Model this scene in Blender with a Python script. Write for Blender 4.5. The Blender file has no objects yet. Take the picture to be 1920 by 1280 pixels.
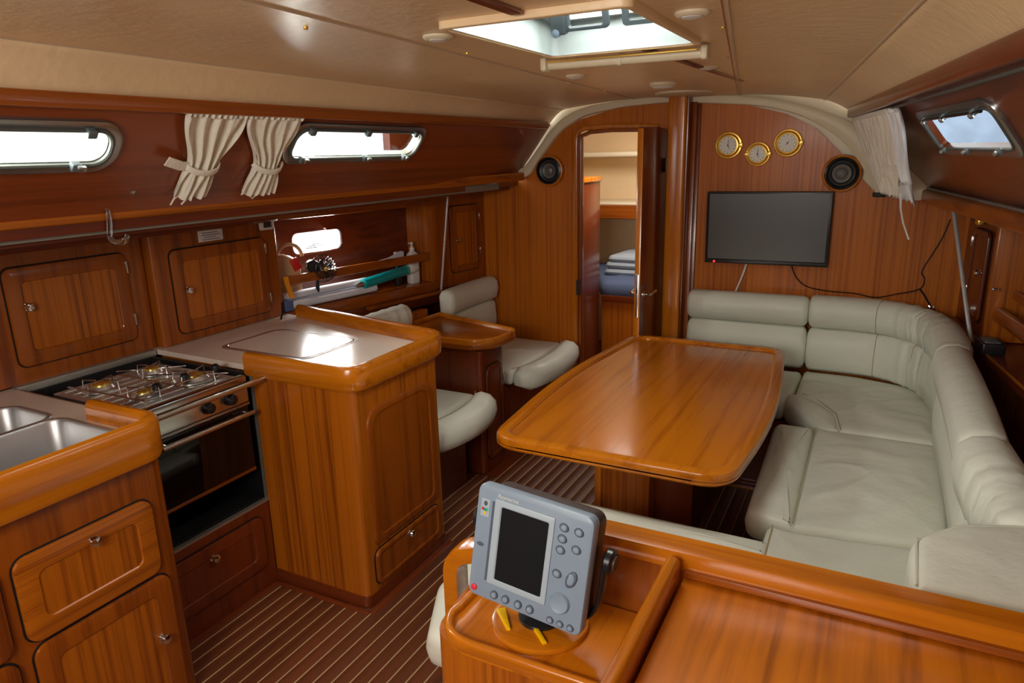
import bpy, bmesh, math, random
from mathutils import Vector as V, Matrix, noise as mnoise
from math import sin, cos, pi, radians, sqrt
random.seed(7)
S = bpy.context.scene
COL = S.collection
# ------------------------------------------------------------------ camera, world, lights, exposure
cd = bpy.data.cameras.new('camera'); cam = bpy.data.objects.new('camera', cd); COL.objects.link(cam)
def cam_matrix(yaw, pitch, roll):
    cy, sy, cp, sp = cos(yaw), sin(yaw), cos(pitch), sin(pitch)
    fw = V((sy*cp, cy*cp, -sp)); r = V((cy, -sy, 0)); u = r.cross(fw)
    r2 = cos(roll)*r + sin(roll)*u; u2 = -sin(roll)*r + cos(roll)*u
    m = Matrix((r2, u2, -fw)).transposed().to_4x4(); m.translation = V((0, 0, 1.7)); return m
cam.matrix_world = cam_matrix(radians(-27.76357), radians(15.00137), radians(-1.43699))
cd.sensor_width = 36; cd.lens = 1308.63/1920*36; cd.clip_start = .02
S.camera = cam
S.view_settings.view_transform = 'Standard'; S.view_settings.look = 'None'
S.view_settings.gamma = 1; S.view_settings.use_curve_mapping = False
S.view_settings.exposure = 0.92
W = bpy.data.worlds.new('sky'); S.world = W; W.use_nodes = True
bg = W.node_tree.nodes['Background']; bg.inputs[0].default_value = (.93, .97, 1, 1); bg.inputs[1].default_value = 1.7
def area(name, loc, target, sx, sy, power, col=(1, 1, 1), spread=180):
    l = bpy.data.lights.new(name, 'AREA'); l.shape = 'RECTANGLE'; l.size = sx; l.size_y = sy; l.energy = power; l.color = col
    l.spread = radians(spread)
    o = bpy.data.objects.new(name, l); COL.objects.link(o); o.location = loc
    o.rotation_euler = (V(target)-V(loc)).to_track_quat('-Z', 'Y').to_euler(); return o
area('companionway_daylight', (-.80, -1.0, 1.62), (-.9, 2.6, 1.62), 1.0, .8, 8, (1, .95, .86))
area('companionway_daylight.001', (-.62, -.70, 2.0), (-.75, 1.9, .35), .9, .6, 20, (1, .95, .87))
area('hatch_daylight', (-.74, 1.79, 2.158), (-.74, 1.80, 0), .40, .5, 7, (1, .96, .88))
area('portlight_daylight', (-2.16, 2.45, 1.88), (-1.2, 2.5, 1.2), .12, .78, 18, (1, .95, .85))
area('portlight_daylight.001', (-2.16, 1.0, 1.88), (-1.2, 1.05, 1.2), .12, .6, 17, (1, .95, .85))
area('niche_window_daylight', (-2.875, 3.03, 1.275), (-2.0, 2.4, 1.0), .28, .09, 3.8, (1, .97, .92))
area('starboard_portlight_daylight', (.42, 2.4, 1.9), (-.5, 2.5, 1.2), .12, .6, 2, (.95, .97, 1))
area('forward_cabin_daylight', (-1.5, 4.8, 1.96), (-1.8, 5.3, .5), .4, .4, 7, (1, .95, .88))

# ------------------------------------------------------------------ materials
MATS = {}
def newmat(name):
    m = bpy.data.materials.new(name); m.use_nodes = True; MATS[name] = m
    return m, m.node_tree, m.node_tree.nodes['Principled BSDF']
def plain(name, col, rough=.5, metal=0, coat=0, bump=0, bscale=60, emit=0, spec=.5, var=0):
    m, nt, b = newmat(name)
    b.inputs['Base Color'].default_value = (*col, 1); b.inputs['Roughness'].default_value = rough
    b.inputs['Metallic'].default_value = metal; b.inputs['Coat Weight'].default_value = coat
    b.inputs['Specular IOR Level'].default_value = spec
    if emit:
        b.inputs['Emission Color'].default_value = (*col, 1); b.inputs['Emission Strength'].default_value = emit
    if bump or var:
        tc = nt.nodes.new('ShaderNodeTexCoord'); n = nt.nodes.new('ShaderNodeTexNoise')
        n.inputs['Scale'].default_value = bscale; n.inputs['Detail'].default_value = 5
        nt.links.new(tc.outputs['Object'], n.inputs['Vector'])
        if bump:
            bp = nt.nodes.new('ShaderNodeBump'); bp.inputs['Strength'].default_value = bump; bp.inputs['Distance'].default_value = .03 if name == 'leather' else .01
            nt.links.new(n.outputs['Fac'], bp.inputs['Height']); nt.links.new(bp.outputs['Normal'], b.inputs['Normal'])
        if var:
            n2 = nt.nodes.new('ShaderNodeTexNoise'); n2.inputs['Scale'].default_value = 3; n2.inputs['Detail'].default_value = 4
            nt.links.new(tc.outputs['Object'], n2.inputs['Vector'])
            r = nt.nodes.new('ShaderNodeValToRGB'); r.color_ramp.elements[0].position = .3; r.color_ramp.elements[1].position = .7
            r.color_ramp.elements[0].color = (*[c*(1-var) for c in col], 1); r.color_ramp.elements[1].color = (*[min(1, c*(1+var*.5)) for c in col], 1)
            nt.links.new(n2.outputs['Fac'], r.inputs['Fac']); nt.links.new(r.outputs['Color'], b.inputs['Base Color'])
    return m
def wood(name, axis, dark, light, rough=.3, coat=.35, fine=42, rnd=.0, croug=.12):
    m, nt, b = newmat(name); L = nt.links.new
    tc = nt.nodes.new('ShaderNodeTexCoord')
    def noise(across, along, detail, dist):
        mp = nt.nodes.new('ShaderNodeMapping'); s = [across]*3; s['xyz'.index(axis)] = along
        mp.inputs['Scale'].default_value = s; L(tc.outputs['Object'], mp.inputs['Vector'])
        n = nt.nodes.new('ShaderNodeTexNoise'); n.inputs['Scale'].default_value = 1; n.inputs['Detail'].default_value = detail
        n.inputs['Distortion'].default_value = dist; L(mp.outputs[0], n.inputs['Vector']); return n
    n1 = noise(fine, .55, 3, .15); n2 = noise(fine*5, 5, 3, 0); n3 = noise(7, .35, 2, .2)
    a = nt.nodes.new('ShaderNodeMath'); a.operation = 'MULTIPLY_ADD'; a.inputs[1].default_value = .35
    L(n2.outputs['Fac'], a.inputs[0]); L(n1.outputs['Fac'], a.inputs[2])
    c = nt.nodes.new('ShaderNodeMath'); c.operation = 'MULTIPLY_ADD'; c.inputs[1].default_value = .45
    L(n3.outputs['Fac'], c.inputs[0]); L(a.outputs[0], c.inputs[2])
    r = nt.nodes.new('ShaderNodeValToRGB'); e = r.color_ramp.elements
    e[0].position = .60; e[0].color = (*dark, 1); e[1].position = 1.18; e[1].color = (*light, 1)
    r.color_ramp.interpolation = 'EASE'
    L(c.outputs[0], r.inputs['Fac'])
    out = r.outputs['Color']
    if rnd:
        oi = nt.nodes.new('ShaderNodeObjectInfo'); hs = nt.nodes.new('ShaderNodeHueSaturation')
        mm = nt.nodes.new('ShaderNodeMapRange'); mm.inputs['To Min'].default_value = 1-rnd; mm.inputs['To Max'].default_value = 1+rnd
        L(oi.outputs['Random'], mm.inputs['Value']); L(mm.outputs[0], hs.inputs['Value']); L(out, hs.inputs['Color']); out = hs.outputs['Color']
    L(out, b.inputs['Base Color'])
    b.inputs['Roughness'].default_value = rough; b.inputs['Coat Weight'].default_value = coat; b.inputs['Coat Roughness'].default_value = croug
    return m
PD, PL = (.20, .041, .002), (.46, .122, .004)      # varnished panel
for ax in 'xyz':
    wood('panel_'+ax, ax, PD, PL, rough=.36, coat=.25, fine=60)
    wood('frame_'+ax, ax, (.17, .034, .003), (.33, .078, .004), fine=30)
    wood('edge_'+ax, ax, (.36, .088, .003), (.58, .175, .005), rough=.22, coat=.5, fine=22)
    wood('dark_'+ax, ax, (.10, .016, .004), (.18, .032, .006), rough=.3, fine=26)
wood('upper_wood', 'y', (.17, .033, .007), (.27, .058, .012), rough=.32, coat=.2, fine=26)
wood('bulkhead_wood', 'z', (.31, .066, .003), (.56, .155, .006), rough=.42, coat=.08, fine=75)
MATS['bulkhead_wood'].node_tree.nodes['Principled BSDF'].inputs['Specular IOR Level'].default_value = .3
wood('table_wood', 'y', (.36, .085, .002), (.58, .17, .004), rough=.24, coat=.6, fine=26)
wood('desk_wood', 'y', (.24, .052, .002), (.60, .175, .005), rough=.3, coat=.6, fine=20, croug=.2)
wood('plank_wood', 'y', (.085, .023, .009), (.16, .044, .015), rough=.4, coat=.15, rnd=.12, fine=40)
plain('holly', (.55, .37, .19), .45)
plain('headliner', (.88, .66, .39), .36, bump=.25, bscale=25, var=.06)
plain('headliner_bead', (.60, .47, .32), .4)
plain('cream_trim', (.76, .67, .48), .4)
plain('leather', (.75, .77, .67), .42, bump=.35, bscale=6, var=.05, spec=.4)
plain('leather_seam', (.46, .37, .20), .6)
plain('channel_grey', (.24, .235, .20), .45)
plain('laminate', (.84, .71, .61), .2, var=.04, spec=.6)
plain('laminate_edge', (.30, .17, .12), .4)
plain('steel', (.62, .61, .6), .22, 1)
plain('hob_steel', (.74, .74, .74), .30, .88)
plain('hatch_handle', (.03, .04, .045), .4)
plain('brushed_steel', (.55, .55, .56), .38, .75, var=.1)
plain('chrome', (.8, .8, .8), .08, 1)
plain('brass', (1, .72, .16), .27, .85)
plain('black_plastic', (.012, .013, .016), .3)
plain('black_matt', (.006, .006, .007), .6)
plain('black_glass', (.008, .004, .003), .06, spec=.4)
plain('screen', (.030, .036, .034), .34, spec=.8)
plain('plotter_screen', (.010, .013, .016), .25, spec=.5)
plain('grey_plastic', (.25, .335, .44), .38)
plain('grey_plastic_light', (.40, .50, .58), .35)
plain('button_grey', (.09, .12, .16), .4)
plain('housing', (.07, .05, .05), .4)
plain('white_plastic', (.78, .78, .76), .35)
plain('cloth', (.88, .84, .72), .9, bump=.3, bscale=120)
plain('white_cloth', (.80, .82, .86), .85, bump=.2, bscale=120)
plain('window_frame', (.36, .37, .37), .25, .85)
plain('gasket', (.09, .10, .09), .5)
plain('hatch_white', (.36, .41, .41), .35)
plain('handle_grey', (.12, .15, .16), .4)
plain('rod_metal', (.58, .58, .60), .35, .4)
plain('alu', (.42, .42, .38), .35, .7)
plain('blue_cloth', (.10, .14, .24), .9, bump=.3, bscale=90)
plain('grey_sheet', (.42, .48, .52), .9, bump=.3, bscale=60)
plain('tan_plastic', (.50, .32, .17), .5)
plain('red_label', (.62, .02, .015), .4)
plain('orange_plastic', (.85, .30, .01), .35)
plain('teal', (.0, .33, .36), .3)
plain('paper', (.70, .72, .80), .7)
plain('paper_blue', (.10, .14, .32), .6)
plain('dial', (.86, .87, .82), .5)
plain('dial_ink', (.08, .09, .1), .5)
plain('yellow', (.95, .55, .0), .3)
plain('red_led', (1, .03, .03), .3, emit=1.2)
plain('red_button', (.75, .04, .06), .35)
plain('led_green', (.05, .5, .3), .4)
plain('grey_hull', (.24, .30, .40), .5, var=.25)
plain('speaker_grille', (.03, .035, .035), .4)
plain('speaker_cone', (.16, .15, .14), .35)
def glass(name, tint, gl=.1, rough=.02):
    m, nt, b = newmat(name); nt.nodes.remove(b)
    t = nt.nodes.new('ShaderNodeBsdfTransparent'); t.inputs[0].default_value = (*tint, 1)
    g = nt.nodes.new('ShaderNodeBsdfGlossy'); g.inputs['Roughness'].default_value = rough
    mx = nt.nodes.new('ShaderNodeMixShader'); mx.inputs[0].default_value = gl
    nt.links.new(t.outputs[0], mx.inputs[1]); nt.links.new(g.outputs[0], mx.inputs[2])
    nt.links.new(mx.outputs[0], nt.nodes['Material Output'].inputs['Surface'])
glass('pane', (.9, .93, .93)); glass('clear_plastic', (.75, .76, .76), .3)

# ------------------------------------------------------------------ geometry helpers
class Fr:
    def __init__(s, o, u, v):
        s.o = V(o); s.u = V(u).normalized(); v = V(v); v = v - s.u*v.dot(s.u); s.v = v.normalized(); s.n = s.u.cross(s.v)
    def p(s, a, b, c=0): return s.o + s.u*a + s.v*b + s.n*c
    def ab(s, P): d = V(P)-s.o; return d.dot(s.u), d.dot(s.v)
WORLD = Fr((0, 0, 0), (1, 0, 0), (0, 1, 0))
def up(z=0, x=0, y=0): return Fr((x, y, z), (1, 0, 0), (0, 1, 0))
def aft(y): return Fr((0, y, 0), (1, 0, 0), (0, 0, 1))          # faces -Y, coords (x, z)
def inb(x): return Fr((x, 0, 0), (0, 1, 0), (0, 0, 1))          # faces +X, coords (y, z)
def rrect(a0, a1, b0, b1, r, n=6):
    r = min(r, (a1-a0)/2-1e-4, (b1-b0)/2-1e-4); P = []
    for cx, cy, t in ((a1-r, b0+r, -pi/2), (a1-r, b1-r, 0), (a0+r, b1-r, pi/2), (a0+r, b0+r, pi)):
        for i in range(n+1): P.append((cx+r*cos(t+pi/2*i/n), cy+r*sin(t+pi/2*i/n)))
    return P
def circ(r, n=24, cx=0, cy=0): return [(cx+r*cos(2*pi*i/n), cy+r*sin(2*pi*i/n)) for i in range(n)]
def inset(P, d):
    n = len(P); R = []
    for i in range(n):
        p0, p1, p2 = V(P[i-1]), V(P[i]), V(P[(i+1) % n])
        e1 = (p1-p0); e2 = (p2-p1)
        if e1.length < 1e-9: e1 = e2
        if e2.length < 1e-9: e2 = e1
        e1.normalize(); e2.normalize(); n1 = V((-e1.y, e1.x)); n2 = V((-e2.y, e2.x)); nn = (n1+n2)
        if nn.length < 1e-6: nn = n1
        nn.normalize(); k = max(.5, nn.dot(n1)); q = p1+nn*(d/k); R.append((q.x, q.y))
    return R
def roundpoly(P, r, n=5):
    R = []; N = len(P)
    for i in range(N):
        p0, p1, p2 = V(P[i-1]), V(P[i]), V(P[(i+1) % N]); rr = r[i] if isinstance(r, (list, tuple)) else r
        if rr <= 0: R.append(tuple(p1)); continue
        d0 = (p0-p1); d2 = (p2-p1); k = min(rr, d0.length*.49, d2.length*.49); a = p1+d0.normalized()*k; b = p1+d2.normalized()*k
        for j in range(n+1):
            t = j/n; q = a*(1-t)**2+p1*2*t*(1-t)+b*t*t; R.append(tuple(q))
    return R
def resample(P, d):
    R = []
    for i in range(len(P)):
        a, b = V(P[i]), V(P[(i+1) % len(P)]); n = max(1, int((b-a).length/d))
        for j in range(n): q = a.lerp(b, j/n); R.append((q.x, q.y))
    return R
def smoothpath(P, r, n=5):
    P = [V(p) for p in P]; R = [P[0]]
    for i in range(1, len(P)-1):
        d0 = P[i-1]-P[i]; d2 = P[i+1]-P[i]; k = min(r, d0.length*.49, d2.length*.49); a = P[i]+d0.normalized()*k; b = P[i]+d2.normalized()*k
        for j in range(n+1):
            t = j/n; R.append(a*(1-t)**2+P[i]*2*t*(1-t)+b*t*t)
    R.append(P[-1]); return R
def crom(P, n=6):
    P = [V(p) for p in P]; R = []
    for i in range(len(P)-1):
        a = P[max(i-1, 0)]; b = P[i]; c = P[i+1]; d = P[min(i+2, len(P)-1)]
        for j in range(n):
            t = j/n; R.append(.5*((2*b)+(c-a)*t+(2*a-5*b+4*c-d)*t*t+(3*b-a-3*c+d)*t**3))
    R.append(P[-1]); return R
def wp(o):
    v = V((0, 0, 0))
    while o: v += V(o.location); o = o.parent
    return v
class MB:
    def __init__(s): s.vs = []; s.fs = []
    def add(s, P): s.vs += [V(p) for p in P]; return list(range(len(s.vs)-len(P), len(s.vs)))
    def loft(s, loops, closed=True, cap0=True, cap1=True, wrap=False):
        ids = [s.add(l) for l in loops]; m = len(ids[0]); K = len(ids)
        for k in range(K if wrap else K-1):
            A = ids[k]; B = ids[(k+1) % K]
            for i in range(m if closed else m-1):
                j = (i+1) % m; s.fs.append((A[i], A[j], B[j], B[i]))
        if not wrap and closed:
            if cap0: s.fs.append(tuple(reversed(ids[0])))
            if cap1: s.fs.append(tuple(ids[-1]))
        return s
    def prism(s, fr, P, c0, c1, bev=0, seg=2, both=False):
        L = []
        if both and bev: L += [[fr.p(*q, c0) for q in inset(P, bev)]]
        L += [[fr.p(*q, c0+(bev if both else 0)) for q in P]]
        if bev:
            for k in range(0, seg+1):
                t = pi/2*k/seg; L.append([fr.p(*q, c1-bev+bev*sin(t)) for q in inset(P, bev*(1-cos(t)))])
        else: L.append([fr.p(*q, c1) for q in P])
        return s.loft(L)
    def ring(s, fr, O, I, c0, c1, bev=0, ibev=None):
        ib = bev if ibev is None else ibev
        L = [[fr.p(*q, c0) for q in O]]
        if bev: L += [[fr.p(*q, c1-bev) for q in O], [fr.p(*q, c1-bev*.3) for q in inset(O, bev*.3)], [fr.p(*q, c1) for q in inset(O, bev)]]
        else: L += [[fr.p(*q, c1) for q in O]]
        if ib: L += [[fr.p(*q, c1) for q in inset(I, -ib)], [fr.p(*q, c1-ib) for q in I]]
        else: L += [[fr.p(*q, c1) for q in I]]
        L += [[fr.p(*q, c0) for q in I]]
        return s.loft(L, wrap=True)
    def box(s, x0, x1, y0, y1, z0, z1, bev=0, fr=WORLD):
        bev = min(bev, (x1-x0)*.45, (y1-y0)*.45, (z1-z0)*.45)
        return s.prism(fr, rrect(x0, x1, y0, y1, bev*1.2, 2) if bev else [(x0, y0), (x1, y0), (x1, y1), (x0, y1)], z0, z1, bev, both=True)
    def tube(s, path, r, n=8, caps=True):
        path = [V(p) for p in path]; L = []; prev = None
        for i, p in enumerate(path):
            t = (path[min(i+1, len(path)-1)]-path[max(i-1, 0)]).normalized()
            if prev is None: prev = t.orthogonal().normalized()
            a = (prev-t*prev.dot(t)).normalized(); prev = a; b = t.cross(a); rr = r[i] if isinstance(r, (list, tuple)) else r
            L.append([p+a*rr*cos(2*pi*k/n)+b*rr*sin(2*pi*k/n) for k in range(n)])
        return s.loft(L, cap0=caps, cap1=caps)
    def sweep(s, path, prof, upv=(0, 0, 1), endr=0, wr=None):
        path = [V(p) for p in path]; U = V(upv); cx = sum(p[0] for p in prof)/len(prof); cz = sum(p[1] for p in prof)/len(prof)
        L = []; N = len(path); acc = 0; T0 = (path[1]-path[0]).normalized(); T1 = (path[-1]-path[-2]).normalized()
        def loop(p, t, k=1, sdist=0):
            side = t.cross(U).normalized(); u2 = side.cross(t).normalized(); R = []
            for (a, b) in prof:
                a2 = cx+(a-cx)*k; b2 = cz+(b-cz)*k
                if wr: a2, b2 = wr(a2, b2, sdist)
                R.append(p+side*a2+u2*b2)
            return R
        if endr:
            for j in range(4): th = pi/2*j/4; L.append(loop(path[0]-T0*endr*(cos(th)), T0, .55+.45*sin(th) if j else .5, 0))
        for i, p in enumerate(path):
            if i: acc += (p-path[i-1]).length
            t = ((path[min(i+1, N-1)]-path[i]).normalized()+(path[i]-path[max(i-1, 0)]).normalized())
            L.append(loop(p, t.normalized(), 1, acc))
        if endr:
            for j in range(3, -1, -1): th = pi/2*j/4; L.append(loop(path[-1]+T1*endr*(cos(th)), T1, .55+.45*sin(th) if j else .5, acc))
        return s.loft(L)
    def lathe(s, fr, prof, n=24, ca=0, cb=0):
        L = [[fr.p(ca+r*cos(2*pi*k/n), cb+r*sin(2*pi*k/n), c) for k in range(n)] for r, c in prof]
        return s.loft(L, cap0=False, cap1=False)
    def cushion(s, fr, P, h, r=.03, dome=.012, c0=0, wr=.004, lean=0):
        P = resample(P, .022)
        cx = sum(p[0] for p in P)/len(P); cy = sum(p[1] for p in P)/len(P); L = []
        def lp(ins, c): return [fr.p(*q, c0+c) for q in inset(P, ins)]
        for k in range(4): t = pi/2*k/3; L.append(lp(r*(1-sin(t)), r*(1-cos(t))))
        L.append(lp(-.004, h/2))
        for k in range(4): t = pi/2*k/3; L.append(lp(r*(1-cos(t)), h-r*(1-sin(t))))
        Q = inset(P, r); K = 13; sd0 = (cx*7.3+cy*3.1)
        for k in range(1, K+1):
            f = 1-.95*k/K; lo = []
            for q in Q:
                x = cx+(q[0]-cx)*f; y = cy+(q[1]-cy)*f
                n1 = mnoise.noise(V((x*3.2+y*1.5+sd0, y*4.2-x*2.5, 3))); n2 = mnoise.noise(V((x*9+y*3, y*7-x*2, sd0)))
                w = (1-min(1, abs(n1)*5))*.9+.9*n2
                lo.append(fr.p(x, y, c0+h+dome*(1-f*f)+w*wr*min(1, k/3)))
            L.append(lo)
        return s.loft(L)
    def build(s, name, mat, parent=None, loc=None, smooth=40, kind=None, label=None, cat=None, group=None, tri=False):
        me = bpy.data.meshes.new(name)
        base = wp(parent) if parent else V(loc if loc else (0, 0, 0))
        me.from_pydata([v-base for v in s.vs], [], s.fs); me.validate()
        bm = bmesh.new(); bm.from_mesh(me); bmesh.ops.recalc_face_normals(bm, faces=bm.faces); bm.to_mesh(me); bm.free()
        me.materials.append(MATS[mat])
        me.shade_smooth(); me.set_sharp_from_angle(angle=radians(smooth))
        o = bpy.data.objects.new(name, me); COL.objects.link(o)
        if parent: o.parent = parent
        else: o.location = base
        tag(o, label, cat, group, kind); return o
def tag(o, label=None, cat=None, group=None, kind=None):
    if label: o['label'] = label
    if cat: o['category'] = cat
    if group: o['group'] = group
    if kind: o['kind'] = kind
    return o
def thing(name, label, cat, loc, group=None):
    o = bpy.data.objects.new(name, None); o.empty_display_size = .1; COL.objects.link(o); o.location = loc
    return tag(o, label, cat, group)
def copy_tree(o, d, parent=None, label=None):
    c = o.copy(); COL.objects.link(c); c.parent = parent
    if parent is None: c.location = V(o.location)+V(d)
    if label: c['label'] = label
    for ch in [x for x in bpy.data.objects if x.parent == o]: copy_tree(ch, d, c)
    return c
def line(fr, pts, c=0): return [fr.p(a, b, c) for a, b in pts]

def knob(parent, fr, a, b, r=.014, c=0, mat='chrome', name='knob'):
    return MB().lathe(fr, [(r*.95, c), (r*.95, c+.003), (r*.45, c+.006), (r*.42, c+.012), (r*.8, c+.015), (r, c+.021), (r*.85, c+.027), (r*.4, c+.030), (0, c+.0305)], 20, a, b).build(name, mat, parent)
def cab_door(root, fr, a0, a1, b0, b1, r=.03, kb=None, hinges=(), margin=.055, name='door', fm='frame_z', pm='panel_z', c=.002, pr=.02):
    t = MB().ring(fr, rrect(a0, a1, b0, b1, r), rrect(a0+margin, a1-margin, b0+margin, b1-margin, pr), c-.001, c+.012, .004, .003).build(name, fm, root)
    MB().prism(fr, rrect(a0+margin-.002, a1-margin+.002, b0+margin-.002, b1-margin+.002, pr), c-.001, c+.0075).build('panel', pm, t)
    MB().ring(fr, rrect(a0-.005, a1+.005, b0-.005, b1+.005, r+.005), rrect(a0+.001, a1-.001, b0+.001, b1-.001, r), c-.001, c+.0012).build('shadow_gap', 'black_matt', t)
    if kb: knob(t, fr, kb[0], kb[1], .0165, c+.007)
    for (ha, hb) in hinges:
        MB().box(ha-.004, ha+.004, hb-.025, hb+.025, c, c+.016, .002, fr).build('hinge', 'steel', t)
    return t
# ------------------------------------------------------------------ the setting
ST = 'structure'
# floor: teak planks and holly strips
fl = MB().box(-3.1, 1.4, -1.1, 6.2, -.06, -.004).build('floor', 'dark_y', None, kind=ST)
X0 = -2.047; PIT = .0565
k = 0; px = X0-PIT
pm = {}
def cachedbox(key, dims, mat, name, x, y, parent):
    w, l, h = dims
    if key not in pm:
        o = MB().box(-w/2, w/2, -l/2, l/2, -.004, h, .0006).build(name, mat, parent); pm[key] = o
    else:
        o = pm[key].copy(); COL.objects.link(o); o.parent = parent
    o.location = (x, y, 0); return o
while px < -.25:
    xc = px+PIT/2; y1 = 1.795 if xc < -1.72 else 4.16 if xc < -1.2 else 3.47; y0 = -.6
    ln = round(y1-y0, 3)
    cachedbox(('p', ln), (PIT-.0052, ln, .0), 'plank_wood', 'plank', xc, (y0+y1)/2, fl)
    px += PIT
    if px < -.27:
        y1 = 1.785 if px < -1.73 else 4.15 if px < -1.2 else 3.46; ln = round(y1-y0, 3)
        cachedbox(('s', ln), (.0046, ln, .0006), 'holly', 'inlay_strip', px, (y0+y1)/2, fl)
for i in range(3):
    xs = -1.79-.0565*i; cachedbox(('p2', i), (PIT-.0052, .6, .0), 'plank_wood', 'plank', xs+PIT/2+.02, 2.74, fl)
    if i < 2: cachedbox(('s2', 0), (.0046, .58, .0006), 'holly', 'inlay_strip', xs+.02, 2.74, fl)
# margin boards
MB().box(-2.075, -1.60, 1.787, 1.81, -.004, .004, .002).build('margin_board', 'dark_x', fl)
MB().box(-2.10, -2.072, .2, 1.8, -.004, .004, .002).build('margin_board', 'dark_y', fl)
MB().box(-1.60, -1.578, 1.80, 2.38, -.004, .004, .002).build('margin_board', 'dark_y', fl)
MB().box(-1.2, .2, 3.465, 3.478, -.004, .003).build('margin_board', 'edge_x', fl)

# hull sides and ends
MB().box(-3.14, -3.08, -1.1, 2.5, -.05, 1.56).box(-3.14, -3.08, 2.5, 4.1, -.05, .85).box(-3.14, -3.08, 4.1, 6.2, -.05, 2.1).build('wall_port', 'dark_y', None, kind=ST)
MB().box(1.28, 1.34, -1.1, 4.3, -.05, 1.48).prism(up(), [(1.34, -1.1), (1.34, 4.2), (.21, 4.2), (.21+.15*5.3, -1.1)], 1.445, 1.465).build('wall_starboard', 'dark_y', None, kind=ST)
MB().box(-3.1, 1.3, -1.12, -1.06, -.05, 2.25).build('wall_aft', 'frame_z', None, kind=ST)
MB().box(-3.1, -.6, 6.1, 6.16, -.05, 2.1).build('wall_forward', 'cream_trim', None, kind=ST)
MB().box(-3.1, -2.14, -1.1, 4.2, 1.50, 1.53).build('trim_1', 'dark_y', None, kind=ST)

# ceiling panels
def kn(Y):
    d = 4.2-Y
    return [(-1.905, 1.872), (-1.80-.010*d, 1.961+.008*d), (-1.352+.075*d, 1.999), (-.763+.165*d, 1.988+.004*d), (-.32+.145*d, 1.937+.018*d), (-.19+.150*d, 1.872)]
YS = [-1.1, -.3, .4, 1.0, 1.49, 2.09, 2.6, 3.1, 3.6, 4.19]
HX0, HX1, HY0, HY1 = -.935, -.505, 1.49, 2.09
ceil = MB().box(-1.98, .72, -1.12, 1.47, 2.16, 2.19)
ceil.box(-1.98, .72, 2.11, 4.3, 2.16, 2.19); ceil.box(-1.98, -.955, 1.47, 2.11, 2.16, 2.19); ceil.box(-.485, .72, 1.47, 2.11, 2.16, 2.19)
ceil.box(-3.1, -.6, 4.24, 6.2, 2.16, 2.19)
ceil = ceil.build('ceiling', 'cream_trim', None, kind=ST)
def cpanel(i, sag=0.0):
    m = MB(); N = 6
    rows = []
    for Y in YS:
        K = kn(Y); a, b = V(K[i]), V(K[i+1])
        e = (b-a).normalized()*.002; a, b = a+e, b-e; r = []
        for j in range(N+1):
            t = j/N; q = a*(1-t)+b*t; r.append(V((q.x, Y, q.y+sag*4*t*(1-t))))
        rows.append(r)
    ids = [m.add(r) for r in rows]; top = [m.add([p+V((0, 0, .012)) for p in r]) for r in rows]
    for k in range(len(rows)-1):
        for j in range(N):
            m.fs.append((ids[k][j], ids[k][j+1], ids[k+1][j+1], ids[k+1][j])); m.fs.append((top[k][j], top[k+1][j], top[k+1][j+1], top[k][j+1]))
        m.fs.append((ids[k][0], ids[k+1][0], top[k+1][0], top[k][0])); m.fs.append((ids[k][N], top[k][N], top[k+1][N], ids[k+1][N]))
    for k in (0, len(rows)-1):
        for j in range(N): m.fs.append((ids[k][j], top[k][j], top[k][j+1], ids[k][j+1]))
    return m.build('headliner_panel', 'headliner', ceil, smooth=60)
cpanel(0, .012); cpanel(1, .006); cpanel(3, .01); cpanel(4, .008)
# middle panel with the hatch opening
m = MB()
for Ya, Yb in zip(YS[:-1], YS[1:]):
    def row(Y):
        K = kn(Y); za, zc = K[2][1], K[3][1]; xa, xc = K[2][0]+.002, K[3][0]-.002
        f = lambda x: za+(zc-za)*(x-xa)/(xc-xa)
        return [(x, Y, f(x)) for x in (xa, HX0, HX1, xc)]
    A, B = row(Ya), row(Yb)
    for j in range(3):
        if j == 1 and abs(Ya-HY0) < .01: continue
        q = [A[j], A[j+1], B[j+1], B[j]]; b0 = m.add(q); b1 = m.add([(x, y, z+.012) for x, y, z in q])
        m.fs += [tuple(b0), tuple(reversed(b1))]+[(b0[i], b0[(i+1) % 4], b1[(i+1) % 4], b1[i]) for i in range(4)]
m.build('headliner_panel', 'headliner', ceil, smooth=20)
def seamline(i, r, mat, dz=0, dx=0):
    MB().tube([(kn(Y)[i][0]+dx, Y, kn(Y)[i][1]+dz) for Y in YS], r, 6).build('seam_bead', mat, ceil)
seamline(2, .005, 'headliner_bead'); seamline(1, .0035, 'headliner_bead', .001); seamline(3, .003, 'frame_y', .001); seamline(3, .0045, 'headliner_bead', .0, .012); seamline(4, .0045, 'headliner_bead')
for (x, y) in ((-1.235, 1.35), (-1.155, 1.95), (-1.27, 3.0), (-1.30, 3.55), (-.50, 2.55), (-.60, 3.3), (-.40, 1.95)):
    MB().lathe(Fr((x, y, 1.998), (1, 0, 0), (0, -1, 0)), [(.006, -.003), (.006, .003), (.003, .005), (0, .005)], 10).build('screw_head', 'brass', ceil)
# wood strips on the centre panel
for y0, y1 in ((.95, 1.455), (2.16, 3.42)):
    x = -.735 if y0 < 1 else -.775
    MB().box(-.014, .014, y0, y1, -.006, .006, .003, Fr((x, 0, 1.994), (1, -.05 if y0 > 2 else 0, 0), (.05 if y0 > 2 else .0, 1, 0))).build('joint_strip', 'dark_y', ceil)

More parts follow.
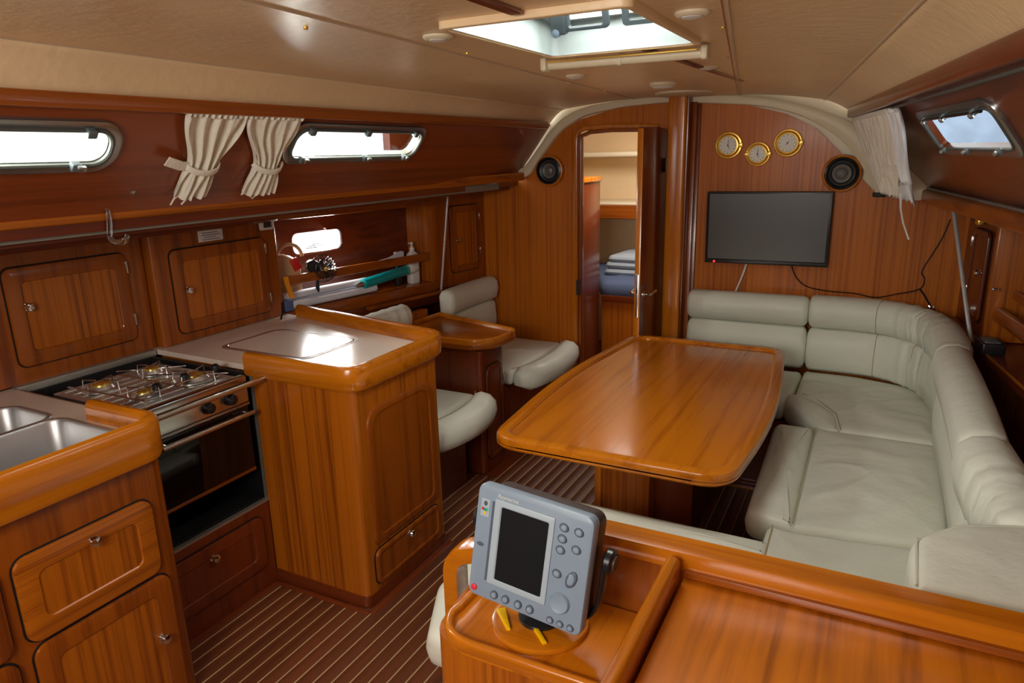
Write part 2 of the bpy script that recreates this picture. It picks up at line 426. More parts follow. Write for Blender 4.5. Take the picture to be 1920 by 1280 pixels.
# ---- hatch
hz = 1.992
h = thing('deck_hatch', 'open white-framed deck hatch in the ceiling with two grey handles', 'hatch', (-.72, 1.79, hz))
O = rrect(HX0-.02, HX1+.02, HY0-.02, HY1+.02, .025); I = rrect(HX0, HX1, HY0, HY1, .02)
MB().ring(Fr((0, 0, hz), (1, 0, 0), (0, -1, 0)), [(a, -b) for a, b in reversed(O)], [(a, -b) for a, b in reversed(I)], -.008, .010, .004).build('trim_ring', 'headliner', h)
MB().ring(up(hz), rrect(HX0-.004, HX1+.004, HY0-.004, HY1+.004, .02), rrect(HX0+.003, HX1-.003, HY0+.003, HY1-.003, .02), -.006, .10).build('liner', 'hatch_white', h)
MB().ring(up(hz), rrect(HX0+.0, HX1-.0, HY0, HY1, .02), rrect(HX0+.035, HX1-.035, HY0+.035, HY1-.035, .05), .085, .125, .006).build('coaming', 'hatch_white', h)
MB().ring(up(hz), rrect(HX0+.03, HX1-.03, HY0+.03, HY1-.03, .06), rrect(HX0+.05, HX1-.05, HY0+.05, HY1-.05, .05), .128, .14, .003).build('lid_frame', 'alu', h)
MB().prism(up(hz), rrect(HX0+.045, HX1-.045, HY0+.045, HY1-.045, .05), .13, .136).build('pane', 'pane', h)
for hx, s in ((-.86, 1), (-.54, -1)):
    fr = Fr((hx, 1.99, hz+.072), (s, 0, 0), (0, 0, 1)); fr = Fr((hx, 1.99, hz+.072), (s, 0, 0), (0, -.35*s*s, 1))
    hd = MB().ring(fr, rrect(.0, .14, -.03, .03, .012), rrect(.022, .122, -.018, .018, .006), -.007, .007, .003).build('handle', 'hatch_handle', h)
    MB().box(-.035, .012, -.036, .036, -.012, .012, .004, fr).build('latch_body', 'hatch_handle', hd)
    MB().lathe(fr, [(.010, -.016), (.012, -.010), (.012, .014), (0, .016)], 12, -.02, -.03).build('pivot_cap', 'button_grey', hd)
# roller blind tube
b = thing('roller_blind', 'cream roller blind tube mounted along the forward edge of the deck hatch', 'blind', (-.72, 2.17, 1.985))
bp0, bp1 = V((-.985, 2.175, 1.972)), V((-.505, 2.195, 1.972))
MB().tube([bp0, bp1], .0155, 14).build('tube', 'cream_trim', b)
MB().box(-1.005, -.985, 2.145, 2.20, 1.952, 1.992, .005).build('end_bracket', 'cream_trim', b)
MB().box(-.505, -.485, 2.165, 2.22, 1.952, 1.992, .005).build('end_bracket', 'cream_trim', b)
MB().box(-.98, -.51, 2.145, 2.150, 1.975, 1.980, .001).build('rail', 'brass', b)
MB().tube([bp0.lerp(bp1, .47), bp0.lerp(bp1, .5)], .0185, 14).build('clip', 'cream_trim', b)
# ceiling lights
for i, (x, y, lab) in enumerate(((-1.05, 1.63, 'round cream ceiling downlight nearest the port-side corner of the hatch, beside the long seam'),
        (-1.13, 2.75, 'round cream ceiling downlight forward of the roller blind on its left'),
        (-.417, 1.70, 'round cream ceiling downlight to the right of the hatch'),
        (-.616, 2.78, 'round cream ceiling downlight forward of the roller blind on its right'))):
    d = thing('downlight', lab, 'light', (x, y, 1.995), 'ceiling downlights')
    fr = Fr((x, y, 1.996), (1, 0, 0), (0, -1, 0))
    MB().lathe(fr, [(.040, -.002), (.040, .003), (.034, .008), (.027, .009), (.025, .005)], 28).build('bezel', 'cream_trim', d)
    MB().lathe(fr, [(.026, .002), (.024, .010), (.012, .013), (0, .013)], 24).build('lens', 'white_plastic', d)
d = thing('dome_light', 'white oval dome light on the ceiling just aft of the mast post', 'light', (-.94, 3.33, 1.995))
fr = Fr((-.93, 3.30, 1.995), (1, 0, 0), (0, -1, 0))
MB().lathe(fr, [(.062, -.002), (.060, .010), (.05, .016)], 28).build('base', 'cream_trim', d)
MB().lathe(fr, [(.052, .014), (.042, .022), (0, .025)], 28).build('lens', 'white_plastic', d)

# ---- port side panel with portlights
PF = Fr((-1.9, 0, 1.87), (0, 1, 0), (.23, 0, .30))
def on(fr, P): return fr.ab(P)
def ringout(I, M0, M1, b0, b1, n=6):
    O = []
    for k in range(0, len(I), n+1):
        arc = I[k:k+n+1]; c = arc[n//2]; cx = sum(p[0] for p in I)/len(I); cy = sum(p[1] for p in I)/len(I)
        X = M1 if c[0] > cx else M0; Y = b1 if c[1] > cy else b0
        for i, q in enumerate(arc):
            e = arc[0] if i < n//2 else arc[-1]
            o = arc[-1] if i < n//2 else arc[0]
            if i == n//2: O.append((X, Y))
            elif abs(e[0]-X) < abs(o[0]-X) : O.append((X, q[1]))
            else: O.append((q[0], Y))
    return O
def plate_hole(fr, a0, a1, b0, b1, holes, c0, c1, name, mat, **k):
    """flat panel from a0..a1 with rounded openings; built as strips plus a fill ring around each opening"""
    m = MB(); x = a0; holes = sorted(holes)
    for (h0, h1, g0, g1, r) in holes:
        M0, M1 = h0-.02, h1+.02
        if M0 > x: m.box(x, M0, b0, b1, c0, c1, 0, fr)
        I = rrect(h0, h1, g0, g1, r); O = ringout(I, M0, M1, b0, b1)
        m.loft([[fr.p(*q, c0) for q in O], [fr.p(*q, c1) for q in O], [fr.p(*q, c1) for q in I], [fr.p(*q, c0) for q in I]], wrap=True)
        x = M1
    m.box(x, a1, b0, b1, c0, c1, 0, fr)
    return m.build(name, mat, None, **k)
PH = [(.45, 1.315, -.202, -.090, .045), (2.03, 2.84, -.198, -.070, .045)]
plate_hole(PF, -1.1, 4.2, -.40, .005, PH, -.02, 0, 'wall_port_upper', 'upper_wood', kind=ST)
def portlight(n, fr, a0, a1, b0, b1, r, latches, hm='window_frame', fw=.036, blank=True):
    w = thing('window_%d' % n, None, None, fr.p((a0+a1)/2, (b0+b1)/2)); w['kind'] = ST
    O = rrect(a0-fw, a1+fw, b0-fw*.8, b1+fw*.8, r+fw*.8, 8); I = rrect(a0, a1, b0, b1, r, 8)
    MB().ring(fr, O, I, -.002, .014, .006).build('frame', hm, w)
    MB().ring(fr, rrect(a0+.001, a1-.001, b0+.001, b1-.001, r, 8), rrect(a0+.004, a1-.004, b0+.004, b1-.004, r, 8), -.026, .004).build('frame_sleeve', 'alu', w)
    MB().ring(fr, rrect(a0-.008, a1+.008, b0-.008, b1+.008, r+.008, 8), rrect(a0+.004, a1-.004, b0+.004, b1-.004, r, 8), .010, .022, .004).build('gasket', 'gasket', w)
    MB().prism(fr, rrect(a0-.01, a1+.01, b0-.01, b1+.01, r+.008), -.012, -.007).build('pane', 'pane', w)
    for (a, top) in latches:
        bb = b1 if top else b0; s = -1 if top else 1
        l = MB().box(a-.014, a+.014, min(bb-s*.012, bb+s*.014), max(bb-s*.012, bb+s*.014), .012, .034, .004, fr).build('latch', 'handle_grey', w)
        if not top: MB().box(a-.004, a+.022, bb-.006, bb+.012, .03, .044, .004, fr).build('lever', hm, l)
    return w
portlight(1, PF, .45, 1.315, -.202, -.090, .045, [(1.24, True), (1.22, False), (.6, False)])
portlight(2, PF, 2.03, 2.84, -.198, -.070, .045, [(2.09, True), (2.42, True), (2.76, True), (2.10, False), (2.48, False), (2.76, False)])
# cove trims port
MB().sweep([(-1.90, -1.1, 1.86), (-1.885, 4.10, 1.868)], rrect(-.012, .016, -.022, .020, .006, 2), endr=0).build('trim_2', 'frame_y', None, kind=ST)
t3 = MB().sweep([(-2.165, -1.1, 1.555), (-2.165, 3.2, 1.556), (-2.12, 3.9, 1.560), (-2.09, 4.15, 1.562)], rrect(-.02, .022, -.028, .022, .010, 4)).build('trim_3', 'panel_y', None, kind=ST)
MB().sweep([(-2.172, -1.1, 1.508), (-2.172, 3.2, 1.509), (-2.13, 3.9, 1.511)], rrect(-.010, .012, -.020, .018, .003, 2)).build('light_channel', 'channel_grey', t3)
MB().box(-2.74, -2.20, -1.1, 4.2, 1.475, 1.50).build('trim_4', 'dark_y', None, kind=ST)
for y in (.98, 1.55, 2.25, 2.7, 3.2, 3.7):
    MB().lathe(Fr((-1.884, y, 1.862), (0, 1, 0), (0, 0, 1)), [(.004, 0), (.004, .002), (0, .002)], 10).build('screw_plug', 'brass', bpy.data.objects['trim_2'])

MB().sweep([(-2.163, -1.1, 1.577), (-2.163, 3.2, 1.578), (-2.118, 3.9, 1.582), (-2.088, 4.15, 1.584)], rrect(-.018, .018, -.004, .002, .002, 2)).build('rail_top_strip', 'edge_y', t3)  # highlight along the rail's top edge, put in as a lighter wood strip
# ---- starboard side panel
sd = V((.15, -1, 0)).normalized()
SFo = V((-.19, 4.2, 1.87)); SF = Fr(SFo, sd, SFo-V((.204, 4.2, 1.49)))
def sab(P): return SF.ab(P)
def spt(P, c=0): a, b = SF.ab(P); return SF.p(a, b, c)
# portlight corners as a skewed rounded polygon
c4 = [sab(p) for p in ((.106, 2.86, 1.779), (.218, 2.115, 1.778), (.288, 2.226, 1.694), (.173, 2.993, 1.694))]
c4 = [c4[3], c4[2], c4[1], c4[0]]
c4 = inset(c4, -.014)
Ip = roundpoly(c4, .05, 6); Op = inset(Ip, -.03); big = [(min(p[0] for p in Op)-.02), max(p[0] for p in Op)+.02]
cx = sum(p[0] for p in Ip)/len(Ip); cy = sum(p[1] for p in Ip)/len(Ip)
m = MB(); b0, b1 = -.56, .0
m.box(-.05, big[0], b0, b1, -.02, 0, 0, SF); m.box(big[1], 5.4, b0, b1, -.02, 0, 0, SF)
Orc = ringout(Ip, big[0], big[1], b0, b1)
m.loft([[SF.p(*q, -.02) for q in Orc], [SF.p(*q, 0) for q in Orc], [SF.p(*q, 0) for q in Ip], [SF.p(*q, -.02) for q in Ip]], wrap=True)
m.build('wall_starboard_upper', 'dark_y', None, kind=ST)
w = thing('window_3', None, None, SF.p(cx, cy)); w['kind'] = ST
MB().ring(SF, Op, Ip, -.002, .009, .004).build('frame', 'window_frame', w)
MB().ring(SF, inset(Ip, -.004), inset(Ip, .004), .004, .012, .002).build('gasket', 'gasket', w)
MB().prism(SF, inset(Ip, -.002), .001, .005).build('pane', 'pane', w)
def lerp2(p, q, t): return (p[0]+(q[0]-p[0])*t, p[1]+(q[1]-p[1])*t)
for (p, q, t, s) in ((c4[3], c4[2], .12, -1), (c4[3], c4[2], .45, -1), (c4[3], c4[2], .85, -1), (c4[0], c4[1], .1, 1), (c4[0], c4[1], .45, 1), (c4[0], c4[1], .85, 1)):
    x, y = lerp2(p, q, t)
    l = MB().box(x-.010, x+.010, y-.010, y+.010, .006, .022, .004, SF).build('latch', 'handle_grey', w)
    MB().lathe(SF, [(.007, .021), (.009, .025), (.006, .031), (0, .032)], 12, x+.004, y+s*.004).build('lever', 'window_frame', l)
MB().tube([SF.p(*lerp2(c4[3], c4[2], .05), .018), SF.p(*lerp2(c4[3], c4[2], .95), .018)], .004, 8).build('stay_bar', 'black_plastic', w)
# upper trim and rail on starboard
MB().sweep([(kn(Y)[5][0]-.004, Y, 1.862) for Y in (-1.1, 1, 2.5, 4.08)], rrect(-.02, .014, -.024, .026, .006, 2)).build('trim_5', 'dark_y', None, kind=ST)
MB().sweep([(kn(Y)[5][0]+.012, Y, 1.828) for Y in (-1.1, 1, 2.5, 3.1)], rrect(-.006, .006, -.004, .004, .002, 2)).build('curtain_track', 'gasket', None, kind=ST)
rb = [(.19+.15*(4.2-Y), Y, 1.475) for Y in (4.15, 3, 2, 0, -1)]
t6 = MB().sweep(rb, rrect(-.03, .02, -.06, .005, .015, 3)).build('trim_6', 'frame_y', None, kind=ST)
MB().sweep([(x, y, z+.010) for x, y, z in rb], rrect(-.024, .004, -.006, .006, .005, 3)).build('rail_top_strip', 'alu', t6)
# made-up boat outside the starboard portlight, added to grey the view
nb = thing('backdrop_boat', 'grey made-up boat hull added as a backdrop behind the starboard portlight', 'boat', (1.8, 10.4, 0))
MB().loft([[(x, 9.2+k, -.5), (x, 8.9+k, .9), (x, 8.6+k, 2.0), (x, 8.55+k, 3.6), (x, 10.0, 3.6), (x, 10.4, -.5)] for x, k in ((.2, 1.0), (.6, .35), (1.4, 0), (3, 0), (5, .4), (6, 1.0))]).build('hull', 'grey_hull', nb)
MB().box(.9, 4.6, 8.50, 8.56, 1.93, 1.99, .02).build('rubbing_strake', 'white_plastic', nb)

# ---- main bulkhead at Y = 4.2 with door opening
BF = aft(4.2)
arch = [(-2.62, 0), (-2.62, 1.50), (-2.09, 1.555), (-1.945, 1.70), (-1.83, 1.83), (-1.70, 1.895), (-1.5, 1.945), (-1.30, 1.965), (-1.12, 1.97), (-.93, 1.966), (-.70, 1.93), (-.50, 1.875), (-.34, 1.79), (-.22, 1.67), (-.12, 1.55), (-.03, 1.455), (.12, 1.42), (.55, 1.42), (.9, 1.42), (.9, 0)]
DX0, DX1, DZ1 = -1.715, -1.185, 1.835
m = MB()
def top_at(x):
    for (a, b_) in zip(arch[1:-1], arch[2:]):
        if a[0] <= x <= b_[0]: return a[1]+(b_[1]-a[1])*(x-a[0])/max(1e-6, b_[0]-a[0])
    return 1.5
xs = sorted(set([-2.62+i*(3.52/90) for i in range(91)]+[p[0] for p in arch]+[DX0, DX1]))
dtop = lambda x: DZ1-.05*(1-sqrt(max(0, 1-((max(0, .06-(x-DX0)))/.06)**2))) if x < DX0+.06 else DZ1-.03*max(0, (x-DX1+.12)/.12)**2
wl, wr = MB(), MB()
for xa, xb in zip(xs[:-1], xs[1:]):
    if xb-xa < 1e-6: continue
    mm = wl if xb <= -1.11 else wr
    for x0, x1 in ((xa, xb),):
        za, zb = top_at(x0), top_at(x1)
        lo = (0, 0) if not (x0 >= DX0-1e-6 and x1 <= DX1+1e-6) else (dtop(x0), dtop(x1))
        mm.loft([[BF.p(x0, lo[0], c), BF.p(x1, lo[1], c), BF.p(x1, zb, c), BF.p(x0, za, c)] for c in (-.022, 0)])
wl.build('wall_bulkhead_port', 'bulkhead_wood', None, kind=ST, smooth=15); wr.build('wall_bulkhead_starboard', 'bulkhead_wood', None, kind=ST, smooth=15)
# cream arch moulding between headliner and bulkhead
a_in = [(-2.10, 1.545), (-2.04, 1.57), (-1.999, 1.621), (-1.92, 1.72), (-1.829, 1.819), (-1.76, 1.865), (-1.651, 1.916), (-1.50, 1.942), (-1.381, 1.956), (-1.141, 1.964), (-.958, 1.953), (-.71, 1.930), (-.569, 1.906), (-.431, 1.862), (-.321, 1.803), (-.203, 1.715), (-.112, 1.600), (-.045, 1.49), (-.035, 1.455)]
a_out = [(-2.12, 1.60), (-2.07, 1.625), (-2.02, 1.68), (-1.95, 1.76), (-1.889, 1.835), (-1.79, 1.915), (-1.655, 1.965), (-1.50, 1.985), (-1.372, 1.995), (-1.134, 2.003), (-.953, 1.996), (-.707, 1.978), (-.560, 1.955), (-.425, 1.918), (-.299, 1.873), (-.154, 1.801), (-.060, 1.693), (.002, 1.532), (.025, 1.46)]
ci, co_ = crom([(x, 0, z) for x, z in a_in], 4), crom([(x, 0, z) for x, z in a_out], 4)
L = []
for p_, q_ in zip(ci, co_):
    d_ = (q_-p_); l = []
    for k_, y_ in ((0, 4.199), (0, 4.176), (.10, 4.169), (.5, 4.166), (.9, 4.166), (1, 4.170), (1, 4.199)):
        w_ = p_+d_*k_; l.append((w_.x, y_, w_.z))
    L.append(l)
m7 = MB().loft(L).build('trim_7', 'cream_trim', None, kind=ST)
MB().box(-.045, .018, 4.148, 4.196, 1.44, 1.462, .004).build('end_cap', 'black_matt', m7)
# closing pieces above the arch
m = MB()
def roof_at(x): return 2.16 if x < -.24 else max(1.46, 1.90-(x+.19)*.965)
xs2 = sorted(set(xs+[-.2401, -.2399]))
for xa, xb in zip(xs2[:-1], xs2[1:]):
    za, zb = top_at(xa)-.005, top_at(xb)-.005
    if xb-xa < 1e-6: continue
    m.loft([[BF.p(xa, za, c), BF.p(xb, zb, c), BF.p(xb, max(zb+.002, roof_at(xb)), c), BF.p(xa, max(za+.002, roof_at(xa)), c)] for c in (-.04, -.018)])
m.box(-3.1, -2.6, 4.22, 4.24, 0, 1.50); m.box(.88, 1.3, 4.22, 4.24, 0, 1.46)
m.build('wall_forward_upper', 'cream_trim', None, kind=ST)
# door frame
dp = [(DX0-.012, 0), (DX0-.012, 1.76), (DX0-.010, 1.80), (DX0+.012, 1.832), (DX0+.05, 1.846), (-1.50, 1.853), (-1.30, 1.848), (-1.20, 1.835)]
fp = [BF.p(a, b_, .004) for a, b_ in dp]
df = MB().sweep(fp, rrect(-.014, .018, -.010, .014, .007, 3), upv=(0, -1, 0)).build('trim_8', 'edge_z', None, kind=ST)
MB().sweep([BF.p(a+.028*(1 if i < 5 else 0), b_-(.026 if i > 2 else 0), -.01) for i, (a, b_) in enumerate(dp)], rrect(-.010, .012, -.03, .014, .004, 2), upv=(0, -1, 0)).build('jamb', 'frame_z', df)
MB().box(DX0+.0, DX0+.024, 4.176, 4.19, .80, .90, .002).build('strike_plate', 'black_matt', df)
# door leaf, standing open
d1 = thing('door_1', None, None, (-1.165, 3.95, 0)); d1['kind'] = ST
MB().prism(Fr((-1.170, 0, 0), (0, 1, 0), (0, 0, 1)), [(3.70, .06), (4.16, .06)]+[(4.16, 1.76), (4.145, 1.80), (4.11, 1.822), (3.95, 1.828), (3.72, 1.822), (3.70, 1.815)], 0, .034, .004, both=True).build('leaf', 'dark_z', d1)
MB().box(-1.169, -1.137, 3.692, 3.7, .06, 1.815, .002).build('edge_strip', 'edge_z', d1)
MB().box(-1.162, -1.143, 3.688, 3.693, .80, 1.045, .003).build('lock_plate', 'steel', d1)
MB().box(-1.156, -1.149, 3.686, 3.69, .94, .965, .001).build('latch_bolt', 'black_matt', d1)
for s, x in ((1, -1.136), (-1, -1.170)):
    hd = MB().lathe(Fr((x, 3.745, .925), (0, s, 0), (0, 0, 1)), [(.018, 0), (.018, .006), (.009, .008), (.009, .03)], 16).build('handle', 'chrome', d1)
    MB().tube(smoothpath([(x+s*.028, 3.745, .925), (x+s*.040, 3.765, .925), (x+s*.044, 3.85, .93)], .012), [.0085]*7+[.0085]*1, 10).build('lever', 'chrome', hd)
for z in (.4, 1.62):
    MB().tube([(-1.131, 4.13, z-.04), (-1.131, 4.13, z+.04)], .008, 8).build('hinge', 'steel', d1)
# mast post
mp = thing('mast_post', 'tall square wooden mast post between the open door and the television wall', 'post', (-1.04, 4.1, 0))
MB().prism(up(), rrect(-1.108, -1.008, 4.045, 4.10, .012, 4), 0, 1.99).build('pillar', 'edge_z', mp)
MB().prism(up(), rrect(-1.095, -1.000, 4.09, 4.19, .004, 2), 0, 1.985).build('shaded_side', 'dark_z', mp)  # starboard side of the post, its shade put in as darker wood
MB().box(-1.0, -.972, 4.150, 4.178, 0, 1.96, .003).build('cover_strip', 'frame_z', mp)
MB().box(-.99, -.955, 4.179, 4.198, 0, 1.955, .002).build('cover_strip', 'dark_z', mp)
MB().prism(Fr((0, 0, 1.992), (1, 0, 0), (0, -1, 0)), [(a, b_) for a, b_ in [(-.985+.155*cos(t*pi/16), -3.93+.20*sin(t*pi/16)) for t in range(32)]], -.004, .008, .004).build('ceiling_plate', 'cream_trim', mp)
# ------------------------------------------------------------------ galley (port side, aft)
s = thing('sink_cabinet', 'wooden galley base cabinet under the twin sink, with one drawer over a door', 'cabinet', (-2.2, .6, 0))
P_ = roundpoly([(-2.72, -1.0), (-1.862, -1.0), (-1.862, 1.245), (-2.72, 1.245)], [.05, .05, .05, .05])
MB().ring(up(), P_, inset(P_, .018), 0, .884).build('carcass', 'frame_z', s)
fr = inb(-1.862)
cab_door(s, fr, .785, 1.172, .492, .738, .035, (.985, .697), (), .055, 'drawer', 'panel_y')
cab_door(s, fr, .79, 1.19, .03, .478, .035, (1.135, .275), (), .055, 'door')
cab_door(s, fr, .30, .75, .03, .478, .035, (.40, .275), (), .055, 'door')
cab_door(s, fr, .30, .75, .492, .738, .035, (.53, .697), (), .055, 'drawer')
# worktop with sinks
w = thing('sink_worktop', 'pinkish laminate worktop around the steel sinks, edged with a varnished wooden rail', 'worktop', (-2.3, .6, .90))
hs = [(-2.55, -2.30, .55, 1.185, .05), (-2.30+.02, -1.93, .55, 1.185, .05)]
def plate_world(name, mat, parent, x0, x1, y0, y1, holes, z0, z1):
    m = MB(); x = x0
    for (h0, h1, g0, g1, r) in holes:
        M0 = (h0-.012); M1 = h1+.008
        if M0 > x: m.box(x, M0, y0, y1, z0, z1)
        m.box(M0, M1, y0, g0-.02, z0, z1); m.box(M0, M1, g1+.02, y1, z0, z1)
        m.ring(up(), rrect(M0, M1, g0-.02, g1+.02, .001), rrect(h0, h1, g0, g1, r), z0, z1)
        x = M1
    m.box(x, x1, y0, y1, z0, z1)
    return m.build(name, mat, parent, smooth=20)
plate_world('worktop', 'laminate', w, -2.755, -1.86, -1.0, 1.225, hs, .885, .918)
MB().box(-2.755, -2.165, 1.225, 1.296, .885, .918).build('worktop_end', 'laminate', w)
MB().sweep(smoothpath([(-1.842, -1.0, .93), (-1.842, 1.235, .93), (-2.17, 1.235, .93)], .07, 8), [(-.018, -.075), (.016, -.075), (.022, -.06), (.022, .035), (.014, .048), (-.004, .052), (-.016, .045), (-.022, .03), (-.022, -.01), (-.018, -.02)]).build('rail', 'edge_y', w)
MB().box(-2.755, -2.165, 1.296, 1.303, .86, .918).build('edge_strip', 'laminate_edge', w)
sk = thing('double_sink', 'stainless steel double-bowl sink set into the aft galley worktop', 'sink', (-2.25, .87, .91))
for (h0, h1, g0, g1, r) in hs:
    fr = up(); P = lambda i, rr=r: rrect(h0+i, h1-i, g0+i, g1-i, max(rr-i*.3, .02), 6)
    MB().loft([[fr.p(*q, c) for q in P(i)] for i, c in ((-.012, .918), (-.010, .9215), (.0, .921), (.004, .914), (.008, .80), (.012, .775), (.03, .757), (.06, .755), (.12, .754))]+[[fr.p(*q, c) for q in P(i)] for i, c in ((.12, .750), (.02, .752), (.0, .78), (-.004, .91), (-.012, .915))], wrap=True).build('bowl', 'brushed_steel', sk)
    MB().box(h0+.1, h1-.1, g0+.1, g1-.1, .750, .7545).build('bowl_floor', 'brushed_steel', sk)
    MB().lathe(up(.754, (h0+h1)/2, .87), [(.03, 0), (.03, .003), (.022, .004), (.02, .001), (0, .001)], 20).build('drain', 'chrome', sk)

# cooker
c = thing('gimballed_cooker', 'stainless steel boat cooker with black glass oven door between the two galley worktops', 'stove', (-2.35, 1.58, .38))
MB().box(-2.62, -2.16, 1.385, 1.80, .50, .875, .004).build('body', 'black_matt', c)
fx = -2.10
MB().box(-2.63, fx-.03, 1.365, 1.795, .868, .893, .006).build('hob', 'hob_steel', c)
# raised ribs pressed in the hob
m = MB()
for i in range(9): m.box(-2.60+i*.052, -2.588+i*.052, 1.39, 1.77, .892, .8965, .003)
m.build('hob_ribs', 'hob_steel', c)
MB().box(fx-.045, fx-.012, 1.36, 1.80, .872, .902, .006).build('front_rail', 'steel', c)
for (bx, by, r) in ((-2.50, 1.47, .042), (-2.27, 1.48, .036), (-2.50, 1.68, .036), (-2.27, 1.69, .05)):
    fr = up(.896, bx, by)
    b = MB().lathe(fr, [(r*1.5, 0), (r*1.5, .004), (r*1.1, .006), (r, .012), (r*.9, .018), (0, .018)], 22).build('burner', 'hob_steel', c)
    MB().lathe(fr, [(r*.75, .017), (r*.75, .024), (r*.5, .027), (0, .027)], 18).build('burner_cap', 'brass', b)
    for q in range(4):
        a = q*pi/2+.4; MB().tube([fr.p(cos(a)*r*1.7, sin(a)*r*1.7, .0), fr.p(cos(a)*r*1.6, sin(a)*r*1.6, .034), fr.p(cos(a)*r*.4, sin(a)*r*.4, .034)], .003, 6).build('pan_support', 'steel', b)
for (x0, y0, x1, y1) in ((-2.58, 1.40, -2.16, 1.41), (-2.55, 1.575, -2.15, 1.57), (-2.22, 1.38, -2.23, 1.78), (-2.6, 1.60, -2.40, 1.76), (-2.42, 1.62, -2.16, 1.76)):
    MB().tube([(x0, y0, .915), (x1, y1, .918)], .0035, 6).build('pan_clamp_rod', 'steel', c)
for (x, y) in ((-2.235, 1.51), (-2.245, 1.635), (-2.235, 1.765)):
    MB().lathe(up(.912, x, y), [(.005, -.02), (.006, 0), (.014, .004), (.018, .014), (.016, .024), (.008, .030), (0, .031)], 16).build('clamp_knob', 'black_plastic', c)
MB().box(fx-.02, fx, 1.372, 1.790, .80, .872, .004).build('control_panel', 'steel', c)
for y in (1.60, 1.70):
    MB().lathe(Fr((fx, y, .838), (0, 1, 0), (0, 0, 1)), [(.022, 0), (.024, .004), (.020, .010), (.019, .024), (.012, .028), (0, .028)], 18).build('control_knob', 'black_plastic', c)
od = MB().box(fx-.02, fx-.002, 1.375, 1.785, .515, .790, .006).build('oven_door', 'black_glass', c)
MB().tube([(fx+.04, 1.375, .770), (fx+.04, 1.77, .770)], .009, 12).build('door_handle', 'steel', od)
for y in (1.40, 1.745): MB().tube([(fx, y, .772), (fx+.04, y, .770)], .005, 8).build('handle_post', 'steel', od)
MB().box(fx-.012, fx+.0, 1.375, 1.785, .515, .530, .003).build('bottom_strip', 'frame_y', od)
MB().box(fx-.03, fx, 1.372, 1.79, .790, .799).build('panel_trim', 'steel', c)
gb = thing('grab_bar', 'stainless grab bar across the front of the cooker at worktop height', 'bar', (-2.02, 1.58, .9))
MB().tube([(-2.035, 1.27, .893), (-2.035, 1.83, .893)], .011, 14).build('bar', 'steel', gb)
for y in (1.275, 1.822): MB().lathe(Fr((-2.035, y, .893), (0, 0, 1), (1, 0, 0)), [(.016, -.006), (.018, 0), (.016, .006)], 14).build('end_cap', 'steel', gb)
# recess and lower drawer
r_ = thing('cooker_recess', 'black-lined recess housing the cooker, over a low wooden drawer', 'cabinet', (-2.4, 1.6, 0))
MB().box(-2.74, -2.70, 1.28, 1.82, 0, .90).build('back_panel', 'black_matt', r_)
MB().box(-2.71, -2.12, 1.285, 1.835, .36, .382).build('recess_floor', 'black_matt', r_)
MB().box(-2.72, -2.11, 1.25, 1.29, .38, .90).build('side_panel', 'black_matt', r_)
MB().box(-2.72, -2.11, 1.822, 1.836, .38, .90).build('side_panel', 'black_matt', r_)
MB().box(-2.115, -2.104, 1.818, 1.834, .37, .90).build('edge_trim', 'alu', r_)
MB().box(-2.113, -2.094, 1.25, 1.834, .366, .376).build('edge_trim', 'alu', r_)
MB().box(-2.14, -2.095, 1.248, 1.814, 0, .37).build('plinth', 'dark_z', r_)
MB().box(-2.76, -2.715, 1.30, 1.86, .895, .925, .003).build('rear_trim', 'alu', r_)
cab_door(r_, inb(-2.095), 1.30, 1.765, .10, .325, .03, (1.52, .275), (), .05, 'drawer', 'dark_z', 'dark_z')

# centre cabinet
cc = thing('fridge_cabinet', 'free-standing wooden galley cabinet with a tall side panel over a small drawer', 'cabinet', (-1.9, 2.05, 0))
MB().prism(up(), roundpoly([(-2.10, 1.822), (-1.615, 1.822), (-1.615, 2.372), (-2.74, 2.58), (-2.74, 1.90), (-2.10, 1.90)], [0, .035, .02, 0, 0, 0]), 0.045, .905).build('carcass', 'panel_z', cc)
MB().prism(up(), roundpoly([(-2.10, 1.815), (-1.610, 1.815), (-1.610, 2.376), (-2.70, 2.57), (-2.70, 1.90), (-2.10, 1.90)], [0, .035, .02, 0, 0, 0]), 0, .05).build('plinth', 'dark_x', cc)
fr = inb(-1.615)
cp = MB().ring(fr, roundpoly([(1.885, .245), (2.325, .245), (2.325, .80), (1.885, .80)], [.03, .03, .09, .09], 6), roundpoly([(1.92, .275), (2.292, .275), (2.292, .77), (1.92, .77)], [.03, .03, .07, .07], 6), -.001, .008, .003).build('panel_frame', 'frame_z', cc)
MB().prism(fr, roundpoly([(1.915, .27), (2.297, .27), (2.297, .775), (1.915, .775)], [.03, .03, .07, .07], 6), -.001, .003).build('panel', 'frame_z', cp)
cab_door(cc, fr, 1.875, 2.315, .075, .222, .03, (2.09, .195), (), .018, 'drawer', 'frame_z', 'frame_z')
wt = thing('fridge_worktop', 'speckled laminate worktop with an inset fridge lid and deep wooden rail', 'worktop', (-2.1, 2.1, .91))
MB().prism(up(), [(-2.80, 1.87), (-2.12, 1.85), (-2.12, 1.83), (-1.61, 1.83), (-1.61, 2.40), (-2.58, 2.60), (-2.80, 2.64)], .900, .922).build('worktop', 'laminate', wt)
MB().sweep(smoothpath([(-2.135, 1.835, .935), (-1.603, 1.830, .935), (-1.603, 2.402, .935), (-2.60, 2.60, .935)], .075, 8), [(-.018, -.045), (.014, -.045), (.022, -.032), (.022, .035), (.014, .047), (-.004, .050), (-.016, .044), (-.022, .03), (-.022, -.01), (-.018, -.014)]).build('rail', 'edge_x', wt)
lid = [(-2.50, 1.99), (-1.985, 1.99), (-1.985, 2.36), (-2.50, 2.36)]
